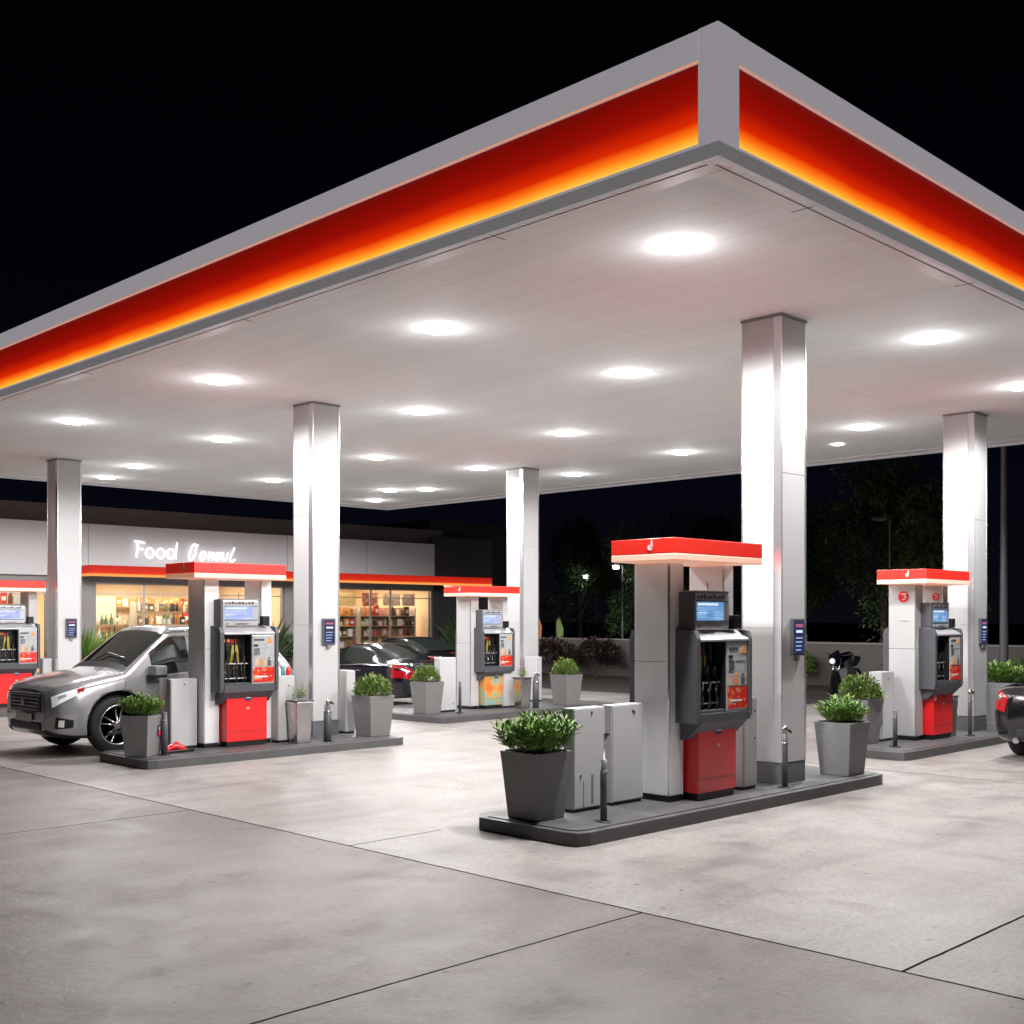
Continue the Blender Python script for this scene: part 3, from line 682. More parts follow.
# steel bins with little plants
def bin_(x, y, label, leaves=True):
    t = thing('steel_planter', label, 'planter', (x, y, .13), 0, 'tall metal planters with thin plants')
    b = MB(); b.box(-.15, .15, -.13, .13, 0, .62, 'steel', .015, taper=.82); b.box(-.16, .16, -.14, .14, .62, .64, 'dark', .004); b.build('pot', t)
    if leaves:
        b = MB()
        for k in range(46):
            a = rnd.uniform(0, 2*PI); l = rnd.uniform(.1, .28); rr = rnd.uniform(0, .10); px, py = rr*math.cos(a), rr*math.sin(a)
            d = Vector((math.cos(a)*.35, math.sin(a)*.35, 1)).normalized(); p = Vector((px, py, .63)); side = Vector((-d.y, d.x, 0)).normalized()*.012
            for q in range(5):
                c0 = p+d*l*(.3+q*.15); w_ = Vector((rnd.uniform(-1, 1), rnd.uniform(-1, 1), .4)).normalized()*.045
                b.quad([c0-side, c0+w_*.5-side*.2, c0+w_, c0+side], 'leafB')
        b.build('foliage', t)
bin_(10.12, 14.62, 'tall steel planter with sparse sprigs by the left middle pillar')
bin_(17.25, 16.95, 'tall steel planter with sparse sprigs by the orange dotted pump')
bin_(17.95, 8.2, 'tall steel bin between the right pump and the right pillar', False)

# ------------------------------------------------------------------ planters
def leaf(b, p, d, l, wd, m, droop=.15, tw=None):
    d = d.normalized(); s_ = d.cross(Vector((0, 0, 1)))
    if s_.length < .05: s_ = Vector((1, 0, 0))
    s_.normalize()
    if tw: s_ = (s_+Vector((rnd.uniform(-tw, tw), rnd.uniform(-tw, tw), rnd.uniform(-tw, tw)))).normalized()
    n = s_.cross(d)
    p1 = p+d*l*.45+n*wd*.15; p2 = p+d*l-Vector((0, 0, droop*l))
    v = [b.bm.verts.new(q) for q in (p, p1+s_*wd, p2, p1-s_*wd)]
    f = [b.bm.faces.new((v[0], v[1], v[2])), b.bm.faces.new((v[0], v[2], v[3]))]
    b._tag(f, m)
def bush_mesh(kind, seed):
    global rnd
    keep = rnd; rnd = random.Random(seed)
    b = MB()
    if kind == 'spiky':
        for k in range(120):
            a = rnd.uniform(0, 2*PI); rr = .20*math.sqrt(rnd.random()); base = Vector((rr*math.cos(a), rr*math.sin(a), 0))
            out = rr/.20; d = Vector((math.cos(a)*out*.75+rnd.gauss(0, .12), math.sin(a)*out*.75+rnd.gauss(0, .12), 1)).normalized()
            L_ = rnd.uniform(.16, .33)*(1.05-.35*out)
            b.tube([base, base+d*L_*.9], .003, 'leafA', 3)
            n = int(9+L_*30)
            for j in range(n):
                t_ = .15+.85*j/n; p = base+d*L_*t_; aa = j*2.4+rnd.uniform(-.3, .3)
                dd = (Vector((math.cos(aa), math.sin(aa), 0))*.7+d*rnd.uniform(.5, 1.1)).normalized()
                leaf(b, p, dd, rnd.uniform(.06, .12), rnd.uniform(.010, .017), 'leafA', .12)
    else:
        for k in range(1500):
            z = rnd.random(); a = rnd.uniform(0, 2*PI); e = math.acos(1-z)
            lump = 1+.16*math.sin(a*3+seed)+.12*math.sin(a*5+e*4+seed*2)
            rr = .285*lump*(rnd.uniform(.55, 1.0)**.5)
            p = Vector((rr*math.sin(e)*math.cos(a), rr*math.sin(e)*math.sin(a), rr*.95*math.cos(e)+.02))
            dd = (p.normalized()+Vector((rnd.gauss(0, .45), rnd.gauss(0, .45), rnd.gauss(.3, .4)))).normalized()
            leaf(b, p-dd*.03, dd, rnd.uniform(.04, .085), rnd.uniform(.010, .017), 'leafB', .1, .5)
        for k in range(30):
            a = rnd.uniform(0, 2*PI); d = Vector((math.cos(a)*.6, math.sin(a)*.6, 1)).normalized(); b.tube([(0, 0, 0), d*rnd.uniform(.2, .33)], .004, 'leafB', 3)
    me = bpy.data.meshes.new('foliage'); b.bm.to_mesh(me); b.bm.free()
    for m in b.mats: me.materials.append(M[m])
    rnd = keep
    return me
bushes = {('spiky', 1): bush_mesh('spiky', 1), ('spiky', 4): bush_mesh('spiky', 4), ('round', 2): bush_mesh('round', 2), ('round', 5): bush_mesh('round', 5)}
def planter(x, y, label, bush, m='pot', sc=1., rz=0, w=.235, h=.63, z=.13, fs=1.):
    t = thing('potted_plant', label, 'planter', (x, y, z), rz, 'grey square planters with green plants'); t.scale = (sc,)*3
    b = MB(); b.box(-w, w, -w, w, 0, h-.07, m, .012, taper=.80); b.box(-w-.006, w+.006, -w-.006, w+.006, h-.075, h, m, .008, taper=.975); b.build('pot', t)
    box('soil', -w+.03, w-.03, -w+.03, w-.03, h-.005, h+.008, 'soil', t)
    o = bpy.data.objects.new('foliage', bushes[bush]); COL.objects.link(o); o.parent = t; o.location = (0, 0, h); o.rotation_euler = (0, 0, rnd.uniform(0, 6)); o.scale = (fs, fs, fs)
    return t
planter(7.88, 7.56, 'grey planter with spiky green plant at the front end of the nearest island', ('spiky', 1), sc=1.0, fs=1.22)
planter(12.68, 7.08, 'grey planter with bushy plant at the right end of the nearest island', ('spiky', 4), sc=1.0)
planter(7.64, 14.74, 'light grey planter with red sticker in front of the silver car wheel', ('spiky', 4), 'potlight', sc=.88, rz=.55, fs=1.05)
planter(11.55, 14.68, 'grey planter with clipped round bush right of the left middle pillar', ('round', 2), 'potlight', sc=1.02)
planter(14.95, 17.3, 'light grey planter with round bush left of the orange dotted pump', ('round', 5), 'potlight', sc=1.0)
planter(18.55, 16.9, 'light grey planter with round bush right of the back middle pillar', ('round', 5), 'potlight', sc=1.05)
planter(16.05, 8.66, 'grey planter with leafy bush behind the nearest island end planter', ('round', 2), 'potlight', sc=1.05, fs=1.1)
planter(20.3, 8.3, 'planter with loose leafy plant between right pillar and black car', ('spiky', 1), 'pot', sc=1.2)
# sticker on p2 planter
for o in list(COL.objects):
    if o.name.startswith('potted_plant') and 'red sticker' in o.get('label', ''):
        b = MB(); b.box(.06, .13, -.236, -.230, .30, .47, 'navy', .002); b.box(.07, .12, -.240, -.2365, .31, .38, 'red'); b.box(.085, .105, -.240, -.2365, .39, .44, 'white')
        b.build('sticker', o)

# ------------------------------------------------------------------ cars
def cr(p0, p1, p2, p3, t, k=.42):
    m1 = (p2-p0)*k; m2 = (p3-p1)*k; t2 = t*t; t3 = t2*t
    return p1*(2*t3-3*t2+1)+m1*(t3-2*t2+t)+p2*(-2*t3+3*t2)+m2*(t3-t2)
class Loft:
    def __init__(s, st, L):
        # each station: x, list of 8 (y,z)
        s.st = [[Vector((x-L/2, y, z)) for (y, z) in row] for (x, row) in st]
        s.nu = len(s.st)-1; s.nv = len(s.st[0])-1
    def row(s, i, v):
        i = max(0, min(s.nu, i)); r = s.st[i]; j = min(int(v), s.nv-1); t = v-j
        g = lambda k: r[max(0, min(s.nv, k))]
        p0 = g(j-1); p3 = g(j+2)
        if j+2 > s.nv: q = g(s.nv-1).copy(); q.y = -q.y; p3 = q
        return cr(p0, g(j), g(j+1), p3, t, .36)
    def at(s, u, v, side=1):
        i = min(int(u), s.nu-1); t = u-i
        p = cr(s.row(i-1, v), s.row(i, v), s.row(i+1, v), s.row(i+2, v), t, .40)
        return Vector((p.x, p.y*side, p.z))
    def nrm(s, u, v, side=1):
        e = .02; a = s.at(min(u+e, s.nu), v, side)-s.at(max(u-e, 0), v, side); b_ = s.at(u, min(v+e, s.nv), side)-s.at(u, max(v-e, 0), side)
        n = a.cross(b_); n = n.normalized() if n.length > 1e-9 else Vector((0, 0, 1))
        return n if side > 0 else -n
def car_patch(name, lf, par, us, vlo, vhi, m, off=.004, sides=(1, -1), nu=14, nv=8, one=False, thick=.0, **pr):
    objs = []
    bb = None
    for sd in sides:
        b = MB() if (bb is None) else bb
        grid = []
        for i in range(nu+1):
            u = us[0]+(us[1]-us[0])*i/nu; f = i/nu
            a = vlo(f) if callable(vlo) else vlo; c_ = vhi(f) if callable(vhi) else vhi
            grid.append([b.bm.verts.new(lf.at(u, a+(c_-a)*j/nv, sd)+lf.nrm(u, a+(c_-a)*j/nv, sd)*(off*SGN)) for j in range(nv+1)])
        fs = []
        for i in range(nu):
            for j in range(nv):
                q = (grid[i][j], grid[i+1][j], grid[i+1][j+1], grid[i][j+1])
                fs.append(b.bm.faces.new(q))
        b._tag(fs, m, True); bmesh.ops.recalc_face_normals(b.bm, faces=fs)
        if one: bb = b
        else: objs.append(b.build(name, par, **pr))
    if one:
        bmesh.ops.remove_doubles(bb.bm, verts=bb.bm.verts, dist=.0006); objs.append(bb.build(name, par, **pr))
    return objs
SGN = 1
def make_wheel(par, x, y, r, side, spokes=5):
    wt = .22
    b = MB(); y0 = -wt/2; 
    prof = [(r*.62, y0+.012), (r*.70, y0), (r*.9, y0+.002), (r*.975, y0+.025), (r, y0+.06), (r, -y0-.06), (r*.975, -y0-.025), (r*.9, -y0-.002), (r*.70, -y0), (r*.62, -y0-.012)]
    b.lathe(prof, (0, 0, 0), 'rubber', axis='y', seg=40)
    wh = b.build('wheel', par); wh.location = (x, y, r)
    o = -1 if side < 0 else 1
    b = MB()
    b.lathe([(r*.66, o*(wt/2-.012)), (r*.70, o*(wt/2+.004)), (r*.66, o*(wt/2+.006)), (r*.61, o*(wt/2-.02)), (r*.60, o*(wt/2-.07))], (0, 0, 0), 'rim', axis='y', seg=40)
    b.lathe([(r*.15, o*(wt/2-.05)), (r*.15, o*(wt/2-.012)), (r*.11, o*(wt/2-.004))], (0, 0, 0), 'rim', axis='y', seg=16)
    b.lathe([(r*.6, o*(wt/2-.07)), (r*.59, o*(wt/2-.068))], (0, 0, 0), 'black', axis='y', seg=32)
    for k in range(spokes):
        for dd in (-.13, .13):
            a = 2*PI*k/spokes+.3; a2 = a+dd*1.6
            p0 = (r*.12*math.cos(a+dd*2), o*(wt/2-.02), r*.12*math.sin(a+dd*2)); p1 = (r*.64*math.cos(a2), o*(wt/2-.008), r*.64*math.sin(a2))
            b.tube([p0, p1], [.016, .013], 'rim', 6)
    b.build('rim', wh)
    return wh
def make_car(name, label, cat, st, L, wr, wx, paint, loc, rz, glassu, sidev, kind):
    t = thing(name, label, cat, loc, rz)
    lf = Loft(st, L)
    NU, NV = 9, 6
    b = MB()
    nu = lf.nu*NU; nv = lf.nv*NV
    cols = []
    for sd in (1, -1):
        cols.append([[b.bm.verts.new(lf.at(i/NU, j/NV, sd)) for j in range(nv+1)] for i in range(nu+1)])
    fs = []
    for sd in (0, 1):
        g = cols[sd]
        for i in range(nu):
            for j in range(nv):
                q = (g[i][j], g[i+1][j], g[i+1][j+1], g[i][j+1]); fs.append(b.bm.faces.new(q if sd == 0 else q[::-1]))
    b._tag(fs, paint, True)
    bmesh.ops.remove_doubles(b.bm, verts=b.bm.verts, dist=.0008)
    for e in (0, nu):
        ee = [ed for ed in b.bm.edges if ed.is_boundary]
    r = bmesh.ops.holes_fill(b.bm, edges=[ed for ed in b.bm.edges if ed.is_boundary], sides=0)
    b._tag(r['faces'], paint, True)
    bmesh.ops.recalc_face_normals(b.bm, faces=b.bm.faces)
    body = b.build('body', t)
    body.data.materials.append(M['black'])
    # wheel arches
    half = .95
    cb = MB()
    for x in wx:
        for sd in (-1, 1):
            cb.lathe([(wr*1.12, sd*.58), (wr*1.12, sd*1.25)], (x-L/2, 0, wr+.02), 'black', axis='y', seg=44)
    cut = cb.build('cutter', t)
    cut.data.materials.clear(); cut.data.materials.append(M['black'])
    mod = body.modifiers.new('b', 'BOOLEAN'); mod.operation = 'DIFFERENCE'; mod.solver = 'EXACT'; mod.object = cut
    try: mod.material_mode = 'TRANSFER'
    except Exception: pass
    bpy.context.view_layer.update()
    dg = bpy.context.evaluated_depsgraph_get()
    me = bpy.data.meshes.new_from_object(body.evaluated_get(dg)); body.modifiers.clear()
    if len(me.polygons) > 100: body.data = me
    bpy.data.objects.remove(cut)
    global SGN
    # orient outward sign
    c0 = lf.at(lf.nu/2, 3, 1); n0 = lf.nrm(lf.nu/2, 3, 1); SGN = 1 if n0.y > 0 else -1
    yt = max(p.y for p in lf.st[len(st)//2])
    for x in wx:
        for sd in (-1, 1): make_wheel(t, x-L/2, sd*(yt-.135), wr, sd, 5)
    return t, lf
def seam(lf, par, pts, name='door_seam', sides=(1, -1), r=.0035, m='black'):
    for sd in sides:
        b = MB(); b.tube([lf.at(u, v, sd)+lf.nrm(u, v, sd)*SGN*.0005 for u, v in pts], r, m, 5); b.build(name, par)

zb = .24
suv_st = [
 (0.00, [(0, .34), (.42, .34), (.58, .38), (.64, .56), (.61, .76), (.54, .86), (.28, .89), (0, .895)]),
 (0.10, [(0, .27), (.55, .27), (.78, .32), (.84, .58), (.79, .82), (.67, .93), (.34, .965), (0, .975)]),
 (0.32, [(0, .24), (.62, .24), (.87, .29), (.92, .59), (.875, .88), (.74, 1.00), (.40, 1.04), (0, 1.05)]),
 (0.66, [(0, .24), (.62, .24), (.89, .28), (.94, .61), (.905, .94), (.77, 1.065), (.42, 1.105), (0, 1.115)]),
 (0.93, [(0, .24), (.62, .24), (.89, .28), (.94, .62), (.915, .985), (.80, 1.10), (.43, 1.15), (0, 1.16)]),
 (1.05, [(0, .24), (.62, .24), (.89, .28), (.94, .63), (.915, 1.00), (.80, 1.15), (.45, 1.22), (0, 1.235)]),
 (1.66, [(0, .25), (.62, .25), (.89, .29), (.94, .63), (.92, 1.01), (.71, 1.60), (.44, 1.675), (0, 1.69)]),
 (1.88, [(0, .25), (.62, .25), (.89, .29), (.94, .63), (.92, 1.02), (.70, 1.65), (.44, 1.725), (0, 1.74)]),
 (2.75, [(0, .25), (.62, .25), (.89, .29), (.94, .63), (.92, 1.04), (.69, 1.65), (.44, 1.725), (0, 1.74)]),
 (3.32, [(0, .27), (.62, .27), (.88, .31), (.935, .65), (.91, 1.06), (.66, 1.59), (.40, 1.65), (0, 1.665)]),
 (3.65, [(0, .30), (.60, .30), (.85, .34), (.92, .67), (.88, 1.08), (.70, 1.27), (.42, 1.32), (0, 1.33)]),
 (3.80, [(0, .34), (.55, .34), (.78, .38), (.86, .67), (.80, 1.0), (.68, 1.10), (.38, 1.12), (0, 1.125)])]
suv, lf = make_car('parked_suv', 'silver grey suv stopped behind the left island, front grille facing left', 'car', suv_st, 3.8, .40, (.88, 3.0), 'suv', (9.10, 17.14, 0), 0, None, None, 'suv')
suv['label'] = 'silver grey suv parked behind the left middle pump'; suv.scale = (1.08,)*3
car_patch('windshield', lf, suv, (5.05, 5.93), 5.12, 7, 'carglass', .004, one=True)
car_patch('side_window', lf, suv, (5.55, 7.15), 4.14, 4.86, 'carglass', .004, nu=20)
car_patch('side_window', lf, suv, (7.25, 8.5), 4.12, 4.86, 'carglass', .004)
car_patch('rear_window', lf, suv, (9.1, 9.85), 5.15, 7, 'carglass', .004, one=True)
car_patch('headlight', lf, suv, (.55, 2.25), lambda f: 3.42+.42*f, lambda f: 4.12+.12*f, 'head', .008, nu=14)
car_patch('headlight_lens', lf, suv, (1.0, 1.45), lambda f: 3.74+.08*f, 3.98, 'silver', .012, nu=6)
car_patch('red_reflection_patch', lf, suv, (2.0, 2.3), 3.85, 4.16, 'tail', .012, nu=6)  # red reflection at the headlight's end, painted as a surface patch
for a, c_ in ((.0, .9),):
    seam(lf, suv, [(1.9+.3*k/5, 2.1+2.4*k/5) for k in range(2)] if False else [(4.05+.55*k/12, 4.05+.9*(1-k/12)) for k in range(0)] or [(3.9, 2.3), (3.95, 3), (4.2, 3.6), (4.6, 4.0)], 'door_seam')
seam(lf, suv, [(7.2, 4.88), (7.2, 4.1), (7.2, 3.5), (7.2, 3.0), (7.15, 2.3)])
seam(lf, suv, [(3.0, 5.0), (2.4, 4.85), (1.6, 4.75), (1.0, 4.8), (.7, 5.3), (.62, 6.2)], 'bonnet_seam')
seam(lf, suv, [(5.5, 4.08), (6.3, 4.08), (7.2, 4.08), (8.6, 4.08)], 'window_trim', r=.008, m='chrome')
seam(lf, suv, [(3.2, 2.05), (5, 2.05), (7, 2.05), (8.2, 2.05)], 'sill_trim', r=.03, m='carplastic')
b = MB()
X0 = -1.9
b.box(X0-.012, X0+.03, -.50, .50, .585, .835, 'black', .02)
for k in range(5): b.box(X0-.022, X0-.013, -.47+.015*k, .47-.015*k,   .808-.048*k, .819-.048*k, 'rim', .002)
g = b.build('grille', suv)
b = MB(); b.lathe([(.05, X0-.05), (.05, X0-.036)], (0, 0, 0), 'chrome', axis='x', seg=18); o = b.build('emblem', g); o.location = (0, 0, .71)
b = MB(); b.tube([(X0-.01, .52, .84), (X0-.02, .2, .848), (X0-.022, 0, .85), (X0-.02, -.2, .848), (X0-.01, -.52, .84)], .012, 'chrome', 6); b.build('grille_trim', g)
b = MB(); b.box(X0-.02, X0+.04, -.5, .5, .345, .455, 'black', .02); b.build('lower_intake', suv)
b = MB(); b.box(X0-.045, X0-.02, -.24, .24, .46, .57, 'white', .004); b.build('licence_plate', suv)
car_patch('fog_light', lf, suv, (.75, 1.75), lambda f: 2.3+.12*f, lambda f: 2.85-.15*f, 'black', .006, nu=8)
car_patch('fog_light_glass', lf, suv, (.95, 1.3), 2.42, 2.7, 'white', .012, nu=6)
car_patch('lower_lip', lf, suv, (.1, 2.6), 1.3, 2.02, 'carplastic', .006, nu=14)
for sd in (-1, 1):
    b = MB(); b.box(-.09, .10, -.11, .11, -.07, .08, 'suv', .035, seg=4); o = b.build('wing_mirror', suv); o.location = (-.52, sd*1.04, 1.12)
    b = MB(); b.box(-.09, .095, -.113, .113, -.085, -.045, 'black', .01); b.build('mirror_base', o)
    p = lf.at(6.9, 3.78, sd); b = MB(); b.tube([(p.x, p.y+sd*.02, p.z), (p.x+.18, p.y+sd*.022, p.z+.005)], .012, 'chrome', 8); b.build('door_handle', suv)
    b = MB(); b.tube([lf.at(u, 4.97, sd)+Vector((0, 0, .03)) for u in (6.1, 6.5, 7, 7.5, 8, 8.6, 9)], .012, 'chrome', 6); b.build('roof_rail', suv)
b = MB(); b.tube([lf.at(4.9, 6.6)+Vector((0, 0, .03)), lf.at(5.25, 6.9, -1)+Vector((-.02, 0, .03)), lf.at(5.2, 5.6, -1)+Vector((-.02, 0, .03))], .010, 'black', 6); b.build('wiper', suv)
car_patch('cowl', lf, suv, (4.35, 5.03), 5.05, 7, 'carplastic', .003, one=True)

sed = [
 (0.00, [(0, .32), (.40, .32), (.54, .36), (.60, .48), (.56, .62), (.50, .68), (.25, .70), (0, .70)]),
 (0.12, [(0, .24), (.50, .24), (.74, .28), (.82, .48), (.76, .68), (.64, .75), (.32, .78), (0, .785)]),
 (0.40, [(0, .20), (.60, .20), (.84, .25), (.89, .52), (.84, .74), (.72, .82), (.38, .86), (0, .87)]),
 (1.10, [(0, .20), (.60, .20), (.86, .24), (.905, .54), (.87, .82), (.76, .91), (.4, .95), (0, .955)]),
 (1.45, [(0, .20), (.60, .20), (.86, .24), (.905, .55), (.88, .86), (.76, .97), (.42, 1.02), (0, 1.03)]),
 (2.15, [(0, .20), (.60, .20), (.86, .24), (.905, .55), (.88, .90), (.60, 1.31), (.36, 1.375), (0, 1.39)]),
 (2.45, [(0, .20), (.60, .20), (.86, .24), (.905, .55), (.88, .91), (.59, 1.34), (.36, 1.405), (0, 1.42)]),
 (3.00, [(0, .20), (.60, .20), (.86, .24), (.905, .56), (.88, .93), (.58, 1.31), (.35, 1.38), (0, 1.395)]),
 (3.85, [(0, .21), (.60, .21), (.86, .25), (.90, .58), (.87, .95), (.66, 1.03), (.40, 1.08), (0, 1.09)]),
 (4.25, [(0, .24), (.60, .24), (.83, .29), (.88, .60), (.84, .92), (.68, 1.0), (.40, 1.025), (0, 1.03)]),
 (4.48, [(0, .27), (.55, .27), (.76, .32), (.82, .60), (.76, .88), (.62, .97), (.36, .99), (0, .995)]),
 (4.58, [(0, .32), (.45, .32), (.60, .36), (.64, .58), (.60, .80), (.54, .87), (.30, .885), (0, .89)])]
def sedan(label, paint, loc, rz):
    t, l = make_car('parked_sedan', label, 'car', sed, 4.58, .335, (.85, 3.65), paint, loc, rz, None, None, 'sedan')
    car_patch('windshield', l, t, (4.05, 4.93), 5.1, 7, 'carglass', .004, one=True)
    car_patch('rear_window', l, t, (7.08, 7.92), 5.1, 7, 'carglass', .004, one=True)
    car_patch('side_window', l, t, (4.45, 5.85), 4.14, 4.86, 'carglass', .004, nu=18)
    car_patch('side_window', l, t, (5.95, 7.35), 4.14, 4.86, 'carglass', .004, nu=18)
    car_patch('tail_light', l, t, (8.6, 10.85), 3.3, 4.3, 'tail', .006, nu=14)
    car_patch('tail_light_strip', l, t, (8.9, 10.4), 3.75, 3.95, 'chrome', .010, nu=10)
    car_patch('headlight', l, t, (.6, 2.1), 3.4, 4.1, 'head', .006, nu=10)
    seam(l, t, [(4.4, 4.06), (5.5, 4.06), (6.5, 4.06), (7.5, 4.2)], 'window_trim', r=.010, m='chrome')
    seam(l, t, [(5.9, 4.9), (5.9, 4.1), (5.9, 3), (5.85, 2.2)]); seam(l, t, [(3.9, 4.0), (3.8, 3.2), (3.8, 2.3)]); seam(l, t, [(7.35, 4.1), (7.4, 3.4), (7.3, 2.9)])
    xr = 4.58/2
    b = MB(); b.box(xr-.03, xr+.012, -.26, .26, .60, .71, 'white', .004); b.build('licence_plate', t)
    b = MB(); b.tube([(xr+.01, .4, .77), (xr+.016, 0, .775), (xr+.01, -.4, .77)], .012, 'chrome', 6); b.build('boot_trim', t)
    b = MB(); b.box(xr-.06, xr+.006, -.5, .5, .32, .44, 'carplastic', .015); b.build('bumper_insert', t)
    for sd in (-1, 1):
        b = MB(); b.box(-.08, .09, -.09, .09, -.06, .07, paint, .03, seg=4); o = b.build('wing_mirror', t); o.location = (-.55, sd*.98, .98)
        for u in (5.5, 6.9):
            p = l.at(u, 3.7, sd); b = MB(); b.tube([(p.x, p.y+sd*.018, p.z), (p.x+.16, p.y+sd*.018, p.z)], .011, 'chrome', 8); b.build('door_handle', t)
        b = MB(); b.lathe([(.035, xr-.08), (.04, xr+.03)], (0, 0, 0), 'chrome', axis='x', seg=12); o = b.build('exhaust_tip', t); o.location = (0, sd*.5, .29)
    return t
s1 = sedan('dark navy sedan parked nose towards the shop window', 'navycar', (17.05, 21.75, 0), R(-90))
s2 = sedan('black sedan cut by the right picture edge, red tail light showing', 'blackcar', (18.75, 5.93, 0), R(180)); s2.scale = (1.06,)*3
s3 = copy_tree(s1, (38.0, 36.0, 0), R(60), label='dark car parked far beyond the low boundary wall')
s4 = copy_tree(s2, (20.2, 24.3, 0), R(-90), label='black sedan parked nearest the shop wall, right of the navy one')

# motorbike
mt = thing('motorcycle', 'dark blue motorcycle parked against the low wall, left of the right pump', 'motorcycle', (28.0, 15.55, 0), R(5))
for xx in (-.68, .68):
    b = MB(); b.lathe([(.22, -.05), (.31, -.055), (.33, -.02), (.33, .02), (.31, .055), (.22, .05)], (0, 0, 0), 'rubber', axis='y', seg=28); o = b.build('wheel', mt); o.location = (xx, 0, .33)
    b = MB(); b.lathe([(.21, -.02), (.23, 0), (.21, .02)], (0, 0, 0), 'rim', axis='y', seg=24); b.build('rim', o)
b = MB(); b.tube([(-.35, 0, .78), (-.1, 0, .92), (.2, 0, .95), (.38, 0, .86)], [.12, .17, .17, .1], 'navycar', 12); b.build('fuel_tank', mt)
b = MB(); b.tube([(.25, 0, .84), (.55, 0, .84), (.85, 0, .92)], [.13, .14, .07], 'carplastic', 10); b.build('seat', mt)
b = MB(); b.box(-.25, .3, -.16, .16, .32, .72, 'plinth', .06); b.build('engine', mt)
b = MB(); b.tube([(-.68, .08, .33), (-.42, .08, .95)], .025, 'steel', 8); b.tube([(-.68, -.08, .33), (-.42, -.08, .95)], .025, 'steel', 8); b.build('fork', mt)
b = MB(); b.tube([(-.3, .38, 1.08), (-.42, .2, 1.02), (-.42, -.2, 1.02), (-.3, -.38, 1.08)], .018, 'black', 8); b.build('handlebar', mt)
b = MB(); b.tube([(-.62, 0, .78), (-.66, 0, .98), (-.45, 0, 1.12)], [.13, .16, .05], 'navycar', 12); b.build('fairing', mt)
b = MB(); b.lathe([(.07, -.80), (.08, -.76)], (0, 0, 0), 'head', axis='x', seg=16); o = b.build('headlight', mt); o.location = (0, 0, .88)
b = MB(); b.tube([(0, .18, .33), (.5, .2, .32), (.9, .2, .42)], [.03, .045, .055], 'chrome', 10); b.build('exhaust_pipe', mt)

# ------------------------------------------------------------------ store
SY = 32.5
st = thing('shop_building', 'long low grey shop with lit windows and a red glowing awning', 'building', (16, SY+4, 0))
def sp_(mb, name, **p):
    o = mb.build(name, st, **p); o.location = (-16, -SY-4, 0); return o
bays = [(8.0, 14.0), (15.4, 20.55), (21.05, 21.9), (23.0, 28.4)]
b = MB()
xs = [-6.0]+[v for p in bays for v in p]+[31.4]
for i in range(0, len(xs), 2):
    xa, xb = xs[i], xs[i+1]
    if xa >= 28.4: b.box(xa, xb, SY, SY+.3, 0, 3.2, 'storewall2', .004)
    else: b.box(xa, xb, SY, SY+.3, 0, 3.2, 'storegrey', .004)
for xa, xb in bays: b.box(xa, xb, SY+.02, SY+.28, 0, .42 if xa != 21.05 else .14, 'storegrey'); b.box(xa, xb, SY+.02, SY+.28, 3.05, 3.2, 'storegrey')
b.box(28.4, 31.4, SY-.0, SY+.3, 3.2, 5.0, 'storewall2')
b.box(-6, -5.7, SY+.3, SY+9, 0, 5, 'storegrey'); b.box(31.1, 31.4, SY+.3, SY+9, 0, 5, 'storewall2'); b.box(-6, 31.4, SY+8.7, SY+9, 0, 5, 'storegrey')
sp_(b, 'wall')
b = MB(); b.box(-6, 28.35, SY-.12, SY+.28, 3.205, 4.72, 'storewhite', .01)
for xx in (3, 9.2, 12.4, 15.1, 21.9, 25.2): b.box(xx, xx+.012, SY-.124, SY-.118, 3.25, 4.7, 'groove')
sp_(b, 'fascia_band')
b = MB(); b.box(-6, 29.2, SY+.35, SY+.8, 4.6, 5.28, 'storedark', .01); sp_(b, 'parapet')
b = MB(); b.box(29.25, 33.2, SY+1.2, SY+8, 3.0, 5.75, 'storewall2', .01); sp_(b, 'roof_plant_room')
b = MB(); b.box(-6, 31.4, SY+.3, SY+9, 5.0, 5.08, 'storedark'); sp_(b, 'roof')
b = MB(); b.box(14.87, 30.5, SY-.92, SY-.905, 3.19, 3.5, 'awnglow'); b.box(14.855, 14.87, SY-.92, SY-.13, 3.19, 3.5, 'awnglow'); b.box(30.5, 30.515, SY-.92, SY-.13, 3.19, 3.5, 'awnglow')
aw = sp_(b, 'awning')
b = MB(); b.box(14.875, 30.495, SY-.9, SY-.125, 3.2, 3.47, 'storegrey'); o = b.build('awning_box', aw)
